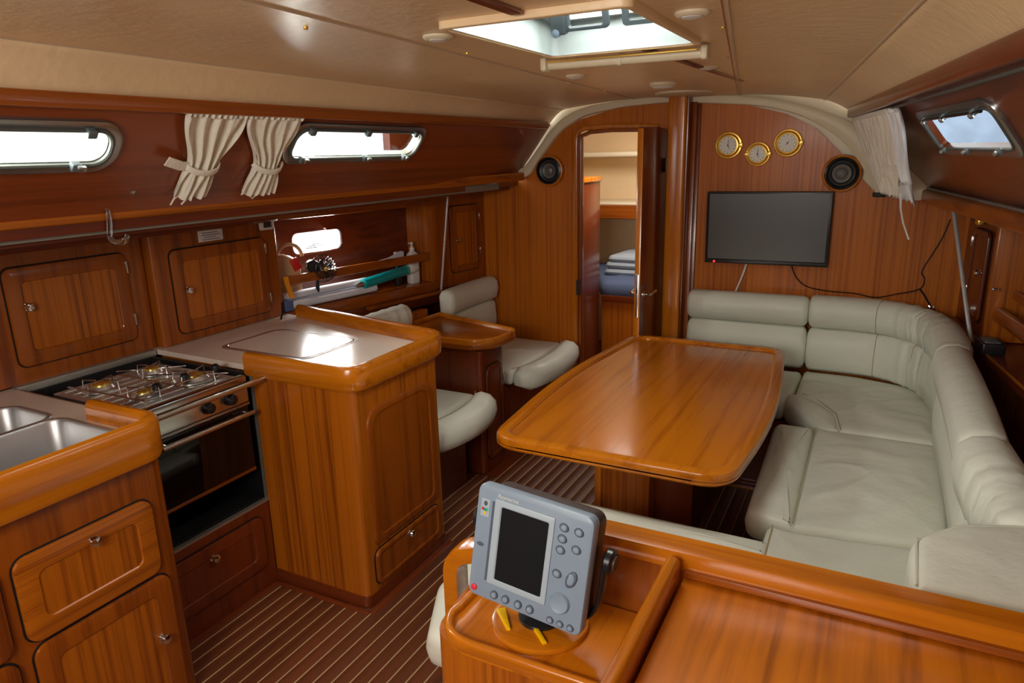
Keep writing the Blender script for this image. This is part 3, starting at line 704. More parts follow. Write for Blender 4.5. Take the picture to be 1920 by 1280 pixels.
MB().ring(up(.922), roundpoly(lid, .07, 8), roundpoly(inset(lid, .016), .06, 8), -.001, .0015).build('lid_groove', 'laminate_edge', wt)
ld = MB().ring(up(.922), roundpoly(inset(lid, .016), .06, 8), roundpoly(inset(lid, .022), .055, 8), -.001, .0025, .001).build('lid_trim', 'steel', wt)
MB().prism(up(.922), roundpoly(inset(lid, .022), .055, 8), -.001, .002).build('lid', 'laminate', wt)
MB().tube([(-2.63, 2.50, .925), (-2.635, 2.52, .95), (-2.66, 2.55, 1.0)], .005, 8).build('lid_strut', 'black_plastic', wt)

# upper cabinets against the hull
ua = thing('wall_cabinet', 'varnished wooden wall cabinet directly above the cooker', 'cabinet', (-2.85, 1.55, .92), 'galley wall cabinets')
MB().box(-3.02, -2.745, .75, 1.885, .925, 1.455).build('carcass', 'frame_z', ua)
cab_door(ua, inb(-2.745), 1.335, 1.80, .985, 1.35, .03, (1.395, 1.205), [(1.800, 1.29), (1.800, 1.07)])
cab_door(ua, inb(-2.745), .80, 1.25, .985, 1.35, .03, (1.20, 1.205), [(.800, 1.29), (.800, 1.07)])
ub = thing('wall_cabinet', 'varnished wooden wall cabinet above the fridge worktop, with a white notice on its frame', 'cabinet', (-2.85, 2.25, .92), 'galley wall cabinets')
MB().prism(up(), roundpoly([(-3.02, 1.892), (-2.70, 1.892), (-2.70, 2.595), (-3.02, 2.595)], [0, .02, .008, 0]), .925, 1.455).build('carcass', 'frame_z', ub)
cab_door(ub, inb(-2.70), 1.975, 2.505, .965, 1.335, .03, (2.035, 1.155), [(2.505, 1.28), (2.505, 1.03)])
MB().box(-2.745, -2.672, -1.0, 2.60, 1.405, 1.46, .01).build('cornice', 'dark_y', None, label='dark wooden cornice strip above the galley wall cabinets', cat='trim')
# backsplash wall under the cabinets
MB().box(-3.06, -2.775, -1.1, 2.6, 0, .924).build('wall_galley_back', 'dark_z', None, kind=ST)
# notice, thermometer, hook, screw
nt_ = thing('notice', 'small white printed notice on the wall cabinet frame', 'sign', (-2.70, 2.2, 1.38))
MB().box(2.135, 2.270, 1.352, 1.402, 0, .0025, .001, inb(-2.6995)).build('plate', 'white_plastic', nt_)
m = MB()
for i, (a, b_) in enumerate(((.0, .09), (-.02, .105), (.01, .08), (.0, .10))): m.box(2.155+max(a, 0), 2.15+b_, 1.392-i*.010-.003, 1.392-i*.010, .0024, .003, 0, inb(-2.6995))
m.build('print', 'dial_ink', nt_, kind='stuff')
tm = thing('thermometer', 'small white digital thermometer at the corner of the wall cabinet beside the shelf niche', 'gauge', (-2.70, 2.52, 1.395))
MB().box(2.485, 2.575, 1.368, 1.422, 0, .018, .008, inb(-2.6995)).build('case', 'white_plastic', tm)
MB().box(2.505, 2.555, 1.380, 1.408, .017, .0195, .001, inb(-2.6995)).build('display', 'screen', tm)
hk = thing('s_hook', 'clear plastic hook hanging over the long wooden rail above the cooker', 'hook', (-2.14, 1.49, 1.56))
yy = 1.375
pth = smoothpath([(-2.185, yy, 1.555), (-2.18, yy, 1.583), (-2.135, yy, 1.583), (-2.132, yy, 1.53), (-2.132, yy-.01, 1.475), (-2.125, yy+.005, 1.462), (-2.115, yy+.03, 1.463), (-2.115, yy+.04, 1.482)], .02, 5)
MB().sweep(pth, rrect(-.010, .010, -.003, .003, .002, 2), upv=(1, .3, .2)).build('hook', 'clear_plastic', hk)
a, b_ = PF.ab((-2.096, 1.441, 1.614)); kb = MB().lathe(PF, [(.010, 0), (.010, .004), (.005, .008), (0, .009)], 14, a, b_).build('snap_stud', 'steel', None, loc=PF.p(a, b_), label='small steel snap stud alone on the dark panel between the left portlight and the curtains', cat='stud')

# ------------------------------------------------------------------ shelf niche
WF = Fr((-2.72, 2.6, 0), (-(-.32), 1.6, 0), (0, 0, 1))          # face line of the port joinery (a along, b = z)
def wa(x, y): return WF.ab((x, y, 0))[0]
wl_ = wa(-2.40, 4.2)
nm = thing('shelf_unit', 'wooden wall unit with an open shelf niche, above the two cream seats', 'shelf', (-2.62, 3.2, .8))
A0, A1 = 0.0, wa(-2.497, 3.70)
MB().box(A0-.0, A1+.02, 1.405, 1.455, -.10, .012, .006, WF).build('top_board', 'frame_y', nm)
MB().box(A0-.0, A1+.03, .865, .925, -.28, .006, .006, WF).build('bottom_board', 'frame_y', nm)
MB().box(A0-.0, wl_, .78, .865, -.28, -.006, .003, WF).build('lower_panel', 'dark_y', nm)
MB().box(A1-.03, A1+.03, .925, 1.405, -.30, .004, .004, WF).build('divider', 'panel_z', nm)
MB().box(A0+.05, A1-.03, 1.065, 1.115, -.012, .006, .005, WF).build('fiddle_rail', 'frame_y', nm)
MB().box(A0+.55, wl_-.02, .838, .862, -.01, .03, .008, WF).build('ledge', 'frame_y', nm)
# back panel with small portlight
P0 = V((-2.92, 2.6, 0)); NF = Fr(P0, (.32, 1.6, 0), (0, 0, 1))
def na(x, y): return NF.ab((x, y, 0))[0]
ha0, ha1 = na(-2.867, 2.87), na(-2.80, 3.195)
plate_hole(NF, -.1, wl_+.1, .70, 1.52, [(ha0, ha1, 1.192, 1.305, .035)], -.01, 0, 'wall_port_niche', 'dark_y', kind=ST)
w4 = thing('window_4', None, None, NF.p((ha0+ha1)/2, 1.25)); w4['kind'] = ST
MB().ring(NF, rrect(ha0-.012, ha1+.012, 1.180, 1.317, .045, 8), rrect(ha0, ha1, 1.192, 1.305, .035, 8), 0, .004, .002).build('frame', 'dark_y', w4)
MB().prism(NF, rrect(ha0-.005, ha1+.005, 1.187, 1.31, .04), -.016, -.012).build('pane', 'pane', w4)
m = MB()
for i, (x0, x1, z) in enumerate(((.30, .62, 1.222), (.36, .56, 1.232), (.26, .50, 1.212))):
    m.box(ha0+(ha1-ha0)*x0, ha0+(ha1-ha0)*x1, z, z+.005, -.013, -.0105, 0, NF)
m.build('sticker', 'alu', w4)
# hull side opening for window 4: the hull board stands outside of it
def place(name, label, cat, a, z, group=None, c=-.10): return thing(name, label, cat, WF.p(a, z, c), group)
MB().box(-.05, wl_+.05, 0, .79, -.34, -.22, 0, WF).build('wall_port_lower', 'dark_z', None, kind=ST)
# items on the shelf
def item(fr_a, z, c): return Fr(WF.p(fr_a, z, c), WF.u, (-WF.n))    # upright frame: n = up
def upf(a, z, c=-.08): p = WF.p(a, z, c); return Fr(p, WF.u, -WF.n) if Fr(p, WF.u, -WF.n).n.z > 0 else Fr(p, -WF.n, WF.u)
za = .926
ab = wa(-2.585, 3.60); b1_ = place('pump_bottle', 'clear white soap bottle with pump top, at the right end of the shelf niche', 'bottle', ab, za)
f = upf(ab, za, -.07)
MB().loft([[f.p(*q, z) for q in rrect(-w_, w_, -d_, d_, .018)] for w_, d_, z in ((.036, .024, 0), (.040, .027, .006), (.040, .027, .165), (.036, .024, .185), (.018, .016, .20), (.013, .013, .205))]).build('body', 'white_plastic', b1_)
MB().lathe(f, [(.016, .203), (.016, .225), (.008, .228), (.006, .245), (.010, .248), (.010, .258), (0, .260)], 16).build('pump', 'white_plastic', b1_)
MB().box(-.03, .006, -.006, .006, .248, .257, .003, f).build('spout', 'white_plastic', b1_)
ab2 = ab-.105; b2_ = place('medicine_bottle', 'small dark bottle with a white cap beside the pump bottle', 'bottle', ab2, za)
f = upf(ab2, za, -.10)
MB().lathe(f, [(.022, 0), (.024, .005), (.024, .165), (.016, .18)], 18).build('body', 'black_plastic', b2_)
MB().lathe(f, [(.017, .178), (.017, .205), (.014, .208), (0, .208)], 18).build('cap', 'white_plastic', b2_)
# teal cylinder lying behind the rail
a0, a1 = wa(-2.65, 3.13), wa(-2.56, 3.60)
cy = place('air_horn', 'turquoise cylinder with a white cap lying on the niche shelf', 'canister', (a0+a1)/2, 1.0)
def lie(a0, a1, z0, z1, c0, c1): return WF.p(a0, z0, c0), WF.p(a1, z1, c1)
p, q = lie(a0+.03, a1-.08, .993, 1.022, -.02, -.04)
MB().tube([p.lerp(q, -.02), p, p.lerp(q, .98), q], [.020, .030, .030, .026], 20).build('body', 'teal', cy)
MB().tube([q, q.lerp(p, -.03), q.lerp(p, -.14), q.lerp(p, -.22)], [.024, .031, .031, .024], 18).build('cap', 'white_plastic', cy)
MB().tube([p, p.lerp(q, -.08), p.lerp(q, -.16)], [.018, .015, .008], 14).build('nozzle', 'steel', cy)
MB().tube([q.lerp(p, .02), q.lerp(p, .07)], [.0308, .0308], 18).build('band', 'led_green', cy)
# rolled charts / papers
pr_ = place('paper_stack', 'long stack of rolled white charts lying along the front of the niche shelf', 'papers', .3, .95, None, -.06)
for i, (a_s, a_e, z, c, r) in enumerate(((.04, .66, .952, -.03, .024), (.05, .70, .956, -.085, .028), (.04, .62, .998, -.055, .022), (.06, .75, .955, -.145, .028))):
    MB().tube([WF.p(a_s, z, c), WF.p(a_e, z+.002, c-.004)], [r, r*.9], 14).build('rolled_chart', 'paper', pr_)
MB().box(.02, .075, .928, .985, -.09, -.003, .004, WF).build('wrapper', 'paper_blue', pr_)
wf_ = place('paper_sheet', 'long white paper leaning on the upper rail left of the bottles', 'paper', .75, 1.1)
MB().loft([[WF.p(a, z, c) for a, z, c in ((.30, 1.075, -.02), (.78, 1.118, -.03), (.88, 1.145, -.04), (.91, 1.14, -.04), (.90, 1.10, -.03), (.30, 1.07, -.02))], [WF.p(a, z, c-.003) for a, z, c in ((.30, 1.075, -.02), (.78, 1.118, -.03), (.88, 1.145, -.04), (.91, 1.14, -.04), (.90, 1.10, -.03), (.30, 1.07, -.02))]]).build('sheet', 'paper', wf_)
# cage fan
fa = wa(-2.745, 2.86)
fn = place('desk_fan', 'small black cage fan in front of the little window in the niche', 'fan', fa, 1.06, None, 0)
ctr = WF.p(fa+.03, 1.125, .0); ff = Fr(ctr, (.5, 1, 0), (0, 0, 1)); FR = .075
for t in range(24):
    a = t*pi/12
    MB().tube([ff.p(cos(a)*r, sin(a)*r, c) for r, c in ((.012, .036), (.035, .034), (.06, .022), (FR, .002), (.050, -.02), (.03, -.03))], .0018, 5).build('cage_wire', 'black_plastic', fn)
for r, c in ((FR, .002), (.05, .022), (.03, .034), (.05, -.02)):
    MB().tube([ff.p(cos(t*pi/12)*r, sin(t*pi/12)*r, c) for t in range(25)], .0022, 5, False).build('cage_ring', 'black_plastic', fn)
MB().lathe(ff, [(.013, .034), (.012, .04), (0, .042)], 14).build('hub', 'brass', fn)
for t in range(4):
    a = t*pi/2+.3
    MB().loft([[ff.p(cos(a+e)*r, sin(a+e)*r, c+.004*z) for r, e, c in ((.008, 0, .004), (.045, -.35, -.008), (.052, 0, .006), (.045, .35, .014))] for z in (0, 1)]).build('blade', 'black_plastic', fn)
MB().lathe(Fr(ff.p(-.055, .015, -.01), ff.u, ff.v), [(.03, -.03), (.036, -.02), (.036, .02), (.028, .03), (0, .032)], 18).build('motor', 'black_plastic', fn)
MB().tube([ff.p(-.03, -.03, -.02), ff.p(-.028, -.085, -.03), ff.p(-.03, -.13, -.04)], [.012, .010, .012], 12).build('stand', 'black_plastic', fn)
# tan hand-reel with red label and orange tool
tr = place('tan_bag', 'round tan case with a red patch at the left end of the niche', 'case', .06, 1.07, None, -.09)
f = Fr(WF.p(.10, 1.12, -.11), (.45, 1, 0), (0, 0, 1))
MB().lathe(f, [(.0, -.03), (.085, -.03), (.095, -.015), (.095, .015), (.085, .03), (.03, .034), (0, .034)], 28).build('case', 'tan_plastic', tr)
MB().prism(f, roundpoly([(-.08, -.17), (.09, -.17), (.095, -.02), (.06, .05), (-.06, .05)], .03), -.028, .024, .008).build('lower_body', 'tan_plastic', tr)
MB().tube([f.p(cos(t*pi/10)*.07+.045, sin(t*pi/10)*.07+.075, 0) for t in range(11)], .010, 8).build('carry_handle', 'tan_plastic', tr)
MB().box(.05, .095, -.02, .045, .02, .037, .002, Fr(f.o, f.u+f.v*.4, f.v-f.u*.4)).build('red_patch', 'red_label', tr)
ot = place('orange_tool', 'orange-handled knife hanging down the front of the niche at its left end', 'tool', .04, 1.05, None, .01)
MB().loft([[WF.p(a+w_, z, c) for w_, c in ((-.012, .006), (.012, .006), (.012, .016), (-.012, .016))] for a, z in ((.035, 1.115), (.04, 1.08), (.05, 1.04), (.062, 1.0))]).build('handle', 'orange_plastic', ot)
# forward port cabinet
fc = thing('corner_cabinet', 'narrow wooden wall cabinet beside the bulkhead, over the far cream seat', 'cabinet', WF.p(wl_-.2, .9, -.1))
MB().box(A1+.032, wl_+.005, .87, 1.46, -.18, 0, 0, WF).build('carcass', 'frame_z', fc)
c0_, c1_ = wa(-2.474, 3.86), wa(-2.413, 4.135)
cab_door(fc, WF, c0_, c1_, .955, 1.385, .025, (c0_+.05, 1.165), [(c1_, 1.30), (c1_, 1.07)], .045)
# stainless rod at the niche
rd = thing('support_rod', 'slim stainless rod standing between the niche and the corner cabinet', 'rod', (-2.44, 3.78, .87))
MB().tube([(-2.452, 3.70, .872), (-2.395, 3.75, 1.50)], .0075, 10).build('rod', 'rod_metal', rd)
MB().lathe(up(.866, -2.452, 3.70), [(.016, 0), (.016, .006), (.009, .01)], 14).build('foot', 'steel', rd)

# ------------------------------------------------------------------ curtains
def curtain(name, label, fr, top, tie, bot, tz, mat='cloth', folds=7, amp=.012, tail=None, group=None, off=.02, band=True, zt=None):
    """top=(a0,a1,b) tie=(a0,a1,b) bot=(a0,a1,b)"""
    t = thing(name, label, 'curtain', fr.p((top[0]+top[1])/2, top[2]), group); m = MB(); NU, NV = 60, 34; rows = []
    rnd = random.Random(name+label)
    ph = [rnd.uniform(-.6, .6) for _ in range(5)]
    for j in range(NV+1):
        v = j/NV; bb = top[2]+(bot[2]-top[2])*v; vt = (tie[2]-top[2])/(bot[2]-top[2])
        if v < vt: k = v/vt; k = k*k*(3-2*k); k = k**1.15; a0 = top[0]+(tie[0]-top[0])*k; a1 = top[1]+(tie[1]-top[1])*k
        else: k = (v-vt)/(1-vt); k = k**.6; a0 = tie[0]+(bot[0]-tie[0])*k; a1 = tie[1]+(bot[1]-tie[1])*k
        wr = (a1-a0)/(top[1]-top[0]); r = []
        for i in range(NU+1):
            u = i/NU; uu = u+.02*sin(2*pi*(u*2+v*1.3)+ph[1])
            c = off+amp*(.8+.5*(1-wr))*(sin(2*pi*folds*uu+ph[0]+v*1.5)+.28*sin(2*pi*folds*2.1*u+ph[2]-v*2))+.012*(1-wr)*sin(pi*u)*2
            hem = .006*sin(2*pi*folds*uu+ph[3])*v
            r.append(fr.p(a0+(a1-a0)*u, bb+hem, c))
        rows.append(r)
    ids = [m.add(r) for r in rows]; bk = [m.add([p-fr.n*.0025 for p in r]) for r in rows]
    for j in range(NV):
        for i in range(NU):
            m.fs.append((ids[j][i], ids[j][i+1], ids[j+1][i+1], ids[j+1][i])); m.fs.append((bk[j][i], bk[j+1][i], bk[j+1][i+1], bk[j][i+1]))
    for j in range(NV):
        for i in (0, NU): m.fs.append((ids[j][i], ids[j+1][i], bk[j+1][i], bk[j][i]))
    for i in range(NU):
        for j in (0, NV): m.fs.append((ids[j][i], ids[j][i+1], bk[j][i+1], bk[j][i]))
    m.build('cloth', mat, t, smooth=80)
    m = MB(); m.sweep([fr.p(top[0]+(top[1]-top[0])*i/30, top[2]+.006, off+amp*sin(i*2.2)*.6) for i in range(31)], rrect(-.004, .004, -.010, .010, .003, 2), upv=fr.v).build('heading', mat, t, smooth=80)
    if band:
        w_ = tie[1]-tie[0]; mm = (tie[0]+tie[1])/2; path = []
        for i in range(17):
            an = pi*(1-i/16); path.append(fr.p(mm+cos(an)*(w_/2+.012), tie[2]+.012-.014*sin(an), off+.002+.034*sin(an)))
        MB().sweep(path, rrect(-.003, .003, -.011, .011, .003, 2), upv=fr.v).build('tieback', mat, t, smooth=80)
    for tl in (tail or []):
        MB().sweep([fr.p(a, b_, c) for a, b_, c in tl[0]], rrect(-.0025, .0025, -tl[1], tl[1], .002, 2), upv=fr.v if tl[2] else fr.u).build('tail', mat, t, smooth=80)
    return t
q = lambda x, y, z: PF.ab((x, y, z))
curtain('curtain', 'cream curtain tied with a broad strap, left one of the two between port windows', PF, (1.522, 1.755, -.024), (1.585, 1.695, -.215), (1.575, 1.70, -.335), 0, folds=4, amp=.014, group='tied curtains on the port side',
    tail=[([(1.590, -.208, .03), (1.55, -.200, .035), (1.50, -.185, .03)], .017, True), ([(1.600, -.33, .02), (1.585, -.345, .02), (1.580, -.37, .02)], .003, False), ([(1.630, -.33, .02), (1.635, -.35, .02), (1.622, -.372, .02)], .003, False)])
curtain('curtain', 'cream curtain gathered by a thin cord, next to the right-hand port-side window', PF, (1.762, 2.015, -.022), (1.875, 1.985, -.222), (1.860, 2.02, -.345), 0, folds=5, amp=.012, group='tied curtains on the port side',
    tail=[([(1.89, -.215, .03), (1.865, -.19, .03), (1.845, -.165, .03)], .003, True), ([(1.93, -.34, .02), (1.915, -.36, .02), (1.93, -.372, .02), (1.945, -.355, .02)], .003, False)])
# ------------------------------------------------------------------ port seats and side table
def back_prof(th, z0, zs, z1, roll=.02):
    """closed (n,z) profile of a back cushion: lower pad and upper roll are built separately"""
    pad = [(0, z0), (th*.55, z0+.005), (th*.8, z0+.03), (th*.86, (z0+zs)/2), (th*.78, zs-.015), (th*.60, zs), (0, zs)]
    top = [(0, zs+.002), (th*.62, zs+.002), (th*.95, zs+.018), (th*1.08, (zs+z1)/2), (th*1.0, z1-.03), (th*.75, z1-.006), (th*.4, z1), (.012, z1-.012), (-.004, z1-.04)]
    return pad, top
def seat(y0, y1, label, group, yb=None):
    yb = yb or y0
    # faces starboard; back along the hull
    t = thing('low_bench', label, 'seat', (-2.0, (y0+y1)/2, 0), group)
    MB().prism(up(), roundpoly([(-2.52, yb+.02), (-1.84, (y0 if yb == y0 else y0+.03)+.02), (-1.84, y1-.04), (-2.52, y1-.02)], [0, .04, .04, 0]), 0, .395).build('base', 'dark_z', t)
    xa = -2.36
    P = roundpoly([(xa, yb), (-1.80, y0+(.02 if yb > y0 else 0)), (-1.80, y1), (xa+.02, y1)], .03, 3)
    MB().cushion(up(.40), P, .085, .025, .008).build('seat_cushion', 'leather', t)
    # front roll, bowed
    ym = (y0+y1)/2; L = []
    for i in range(15):
        v = i/14; y = y0+(y1-y0)*v; bow = .085*(1-(2*v-1)**2)**.8; endk = min(1, .55+.45*sqrt(min(1, min(v, 1-v)/.06)))
        L.append([(-1.75+bow*.9+(px*(1+bow*1.2))*endk, y, .445+pz*endk) for px, pz in ((-.06, .055), (-.02, .072), (.03, .064), (.062, .035), (.068, -.01), (.055, -.05), (.02, -.072), (-.06, -.06))])
    MB().loft(L).build('front_roll', 'leather', t, smooth=70)
    MB().tube([(-1.80+.085*(1-(2*i/14-1)**2)**.8*.75, y0+.01+(y1-y0-.02)*i/14, .503) for i in range(15)], .0022, 5).build('seam', 'leather_seam', t)
    return t
s1 = seat(3.40, 4.13, 'cream leather seat against the bulkhead, beyond the little side table', 'port side seats')
s2 = seat(2.42, 3.00, 'cream leather seat between the galley cabinet and the little side table', 'port side seats', 2.60)
def backrest(root, y0, y1, wrinkle):
    pad, top = back_prof(.10, .48, .735, .90)
    x = -2.385
    pth = [(x+.012*sin(pi*i/8)*-1, y0+.03+(y1-y0-.06)*i/8, 0) for i in range(9)]
    MB().sweep(pth, pad, endr=.03).build('back_pad', 'leather', root, smooth=70)
    wf = (lambda a, z, s_: (a+(.006*sin(s_*75)+.003*sin(s_*131))*(1 if a > .02 else 0)*max(0, min(1, s_*4)), z)) if wrinkle else None
    pth = [(x+.012*sin(pi*i/24)*-1, y0+.03+(y1-y0-.06)*i/24, 0) for i in range(25)]
    MB().sweep(pth, top, endr=.035, wr=wf).build('head_roll', 'leather', root, smooth=70)
backrest(s1, 3.56, 4.17, False); backrest(s2, 2.62, 3.16, True)
st = thing('side_table', 'small varnished corner table with a cabinet base between the two cream seats', 'table', (-1.95, 3.2, 0))
MB().prism(up(), roundpoly([(-2.42, 3.05), (-1.795, 3.05), (-1.795, 3.30), (-2.42, 3.38)], [0, .02, .02, 0]), 0, .70).build('cabinet', 'dark_z', st)
MB().box(-2.45, -2.40, 3.03, 3.46, .0, .80).build('back_post', 'panel_z', st)
tp = [(-2.42, 3.01), (-1.83, 3.025), (-1.745, 3.10), (-1.715, 3.28), (-1.74, 3.36), (-2.0, 3.44), (-2.38, 3.56)]
tp2 = roundpoly(tp, [0, .06, .05, .05, .03, 0, 0], 4)
MB().prism(up(), tp2, .705, .742, .008, both=True).build('top', 'frame_x', st)
MB().ring(up(), tp2, inset(tp2, .022), .735, .765, .008).build('raised_edge', 'edge_x', st)
cab_door(st, inb(-1.796), 3.09, 3.27, .06, .60, .05, None, [(3.272, .5)], .03, 'door', 'dark_z', 'dark_z')

# ------------------------------------------------------------------ dining table
t = thing('dining_table', 'large varnished saloon table with rounded corners and a raised rim', 'table', (-.75, 2.85, 0))
TP = roundpoly([(-1.19, 2.055), (-.33, 2.055), (-.285, 2.55), (-.295, 3.0), (-.36, 3.685), (-1.155, 3.685), (-1.235, 3.0), (-1.235, 2.6)], [.11, .12, .3, .3, .11, .11, .3, .3], 8)
MB().prism(up(), TP, .665, .693, .008, both=True).build('top_board', 'edge_y', t)
MB().ring(up(), TP, inset(TP, .052), .680, .712, .012, .010).build('rim', 'edge_y', t)
MB().prism(up(), inset(TP, .049), .680, .6985).build('top_panel', 'table_wood', t)
MB().box(-1.01, -.77, 2.70, 3.25, .02, .665, .006).build('pedestal', 'panel_z', t)
MB().box(-1.018, -.985, 2.69, 2.72, .0, .665, .006).build('corner_post', 'edge_z', t)
MB().box(-.78, -.60, 2.78, 3.20, .0, .665, .004).build('pedestal_core', 'dark_z', t)
MB().box(-1.03, -.58, 2.68, 3.26, 0, .03, .004).build('foot', 'dark_y', t)

# ------------------------------------------------------------------ U-shaped settee
sb = thing('settee', 'low dark wooden settee frame carrying the U-shaped cream cushions', 'settee', (0, 3, 0))
MB().box(-.94, .42, 3.52, 4.17, 0, .375).build('plinth', 'dark_x', sb)
MB().box(-.20, .42, 1.32, 3.55, 0, .375).build('plinth', 'dark_y', sb)
MB().box(-.80, -.19, 1.32, 2.02, 0, .375).build('plinth', 'dark_x', sb)
MB().box(-.10, .42, 3.0, 3.6, 0, .39).build('plinth', 'black_matt', sb)
def cush(name, label, cat, loc, P, z=.38, h=.105, r=.03, dome=.012, wr=.006, group='settee seat cushions'):
    t = thing(name, label, cat, loc, group)
    MB().cushion(up(z), P, h, r, dome, wr=wr).build('cushion', 'leather', t, smooth=70); return t
c1 = cush('seat_cushion', 'cream leather seat cushion below the television, mostly behind the table', 'cushion', (-.65, 3.8, .38), roundpoly([(-.99, 3.50), (-.335, 3.50), (-.305, 3.60), (-.300, 4.06), (-.99, 4.06)], .02, 3))
c2 = cush('seat_cushion', 'cream leather seat cushion filling the forward corner of the settee', 'cushion', (0, 3.6, .38), roundpoly([(-.085, 3.225), (.35, 3.225), (.37, 3.72), (.26, 4.0), (-.05, 4.09), (-.295, 4.09), (-.298, 3.55), (-.20, 3.52), (-.12, 3.40)], [.03, .03, .1, .1, .05, .02, .03, .06, .05], 4))
bl = roundpoly([(-.34, 3.62), (-.325, 3.50), (-.24, 3.36), (-.12, 3.19), (-.055, 3.20), (-.085, 3.42), (-.17, 3.56), (-.27, 3.66)], .03, 4)
MB().cushion(up(.375), bl, .115, .03, .014, wr=.003).build('front_bolster', 'leather', c2, smooth=70)
MB().tube([(x, y, .4885) for x, y in ((-.26, 3.66), (-.17, 3.565), (-.09, 3.42), (-.06, 3.21))], .0022, 5).build('seam', 'leather_seam', c2)
c3 = cush('seat_cushion', 'long cream leather seat cushion on the starboard side of the settee', 'cushion', (.05, 2.7, .38), roundpoly([(-.165, 2.26), (.31, 2.33), (.33, 3.215), (-.165, 3.215)], .025, 3), wr=.009)
MB().cushion(up(.375), roundpoly([(-.315, 2.30), (-.155, 2.27), (-.165, 3.205), (-.335, 3.205)], [.05, .02, .02, .05], 4), .115, .035, .012, wr=.005).build('front_bolster', 'leather', c3, smooth=70)
MB().tube([(-.158, 2.28, .487), (-.163, 2.8, .489), (-.163, 3.2, .487)], .0022, 5).build('seam', 'leather_seam', c3)
c4_ = cush('seat_cushion', 'cream leather seat cushion at the near end of the settee, behind the chart table rail', 'cushion', (-.5, 1.75, .38), roundpoly([(-.955, 1.28), (-.20, 1.30), (-.20, 2.07), (-1.045, 2.07), (-1.055, 1.49)], .03, 4))
MB().cushion(up(.375), roundpoly([(-1.07, 2.03), (-.20, 2.03), (-.20, 2.135), (-1.05, 2.135)], .03, 4), .115, .03, .008, wr=.003).build('front_bolster', 'leather', c4_, smooth=70)
MB().tube([(-.215, 2.24, .486), (-.208, 1.7, .486), (-.205, 1.37, .486)], .0022, 5).build('seam', 'leather_seam', c4_)
c5 = cush('seat_cushion', 'cream leather corner seat cushion at the near starboard end of the settee', 'cushion', (.05, 1.85, .38), roundpoly([(-.19, 1.36), (.36, 1.36), (.33, 2.31), (-.14, 2.24), (-.235, 2.25), (-.235, 2.05), (-.19, 2.0)], .025, 4))

def backc(label, path, z0=.485, zs=.735, z1=.90, th=.11, wrr=None, wrp=None, seams=(), er=.03, name='back_cushion', n=0):
    P = [V(p) for p in path]; c = P[len(P)//2]; t = thing(name, label, 'cushion', (c.x, c.y, z0), 'settee back cushions')
    pad, top = back_prof(th, z0, zs, z1)
    MB().sweep(P, pad, endr=er, wr=wrp).build('back_pad', 'leather', t, smooth=70)
    MB().sweep(P, top, endr=er, wr=wrr).build('head_roll', 'leather', t, smooth=70)
    return t
# path runs so that the right-hand side (t x up) faces the seat
def dens(P, n=8):
    P = crom([V(p) for p in P], n); return P
b1 = backc('straight cream leather back cushion with a head roll, directly below the television', [(-.295-.03-(.665-.06)*i/8, 4.155, 0) for i in range(9)][::-1], z1=.905, th=.115)
def wrk(s0, s1, amp):
    def f(a, z, s_):
        k = max(0, min(1, (s_-s0)*6))*max(0, min(1, (s1-s_)*6)); k = k if a > .03 else 0
        return a+amp*k*(sin(s_*85+z*9)+.5*sin(s_*47+2)), z+(amp*.5*k*sin(s_*60) if z > .85 else 0)
    return f
corner = dens([(-.265, 4.155, 0), (-.10, 4.155, 0), (.06, 4.135, 0), (.20, 4.06, 0), (.31, 3.93, 0), (.365, 3.76, 0), (.39, 3.56, 0), (.395, 3.36, 0), (.385, 3.24, 0)], 7)
CK = 7
b2 = backc('curved creased cream leather back cushion wrapping the forward corner of the settee', corner, wrr=wrk(.40, 1.05, .010), wrp=wrk(.40, 1.0, .009), th=.125, z1=.915)
for (si, z0, z1) in ((15, .74, .915), (15, .49, .735), (29, .74, .915), (27, .49, .735)):
    p = corner[si]; tn = (corner[si+1]-corner[si-1]).normalized(); sd_ = tn.cross(V((0, 0, 1)))
    pr = back_prof(.125, .485, .735, .915)[1 if z0 > .7 else 0]
    pts = [p+sd_*(a+.0012)+V((0, 0, z+.0005)) for a, z in pr if a > .03]
    MB().tube(pts, .0018, 5).build('seam', 'leather_seam', b2)
b3 = backc('straight cream leather back cushion on the starboard side of the settee', dens([(.378, 3.19, 0), (.385, 2.9, 0), (.388, 2.6, 0), (.385, 2.24, 0)], 5), th=.12, z1=.92, er=.04)
aftc = dens([(.385, 2.17, 0), (.40, 2.0, 0), (.42, 1.85, 0), (.43, 1.72, 0)], 6)
b4 = backc('short creased cream leather back cushion on the starboard side, nearest the chart table', aftc, th=.13, z1=.925, wrr=wrk(.05, .5, .010), wrp=wrk(.0, .5, .008), er=.03)
b5 = thing('back_cushion', 'wide flat-topped cream leather cushion in the near corner of the settee behind the desk rail', 'cushion', (.3, 1.5, .48), 'settee back cushions')
MB().cushion(up(.49), roundpoly([(.115, 1.335), (.75, 1.335), (.75, 1.70), (.40, 1.735), (.22, 1.66), (.125, 1.56)], [.04, .02, .02, .08, .08, .05], 4), .415, .03, .006, wr=.002).build('cushion', 'leather', b5, smooth=70)
MB().tube([(.13, 1.36, .900), (.135, 1.545, .901), (.225, 1.64, .902), (.40, 1.712, .902), (.74, 1.68, .902)], .003, 5).build('seam', 'leather', b5)

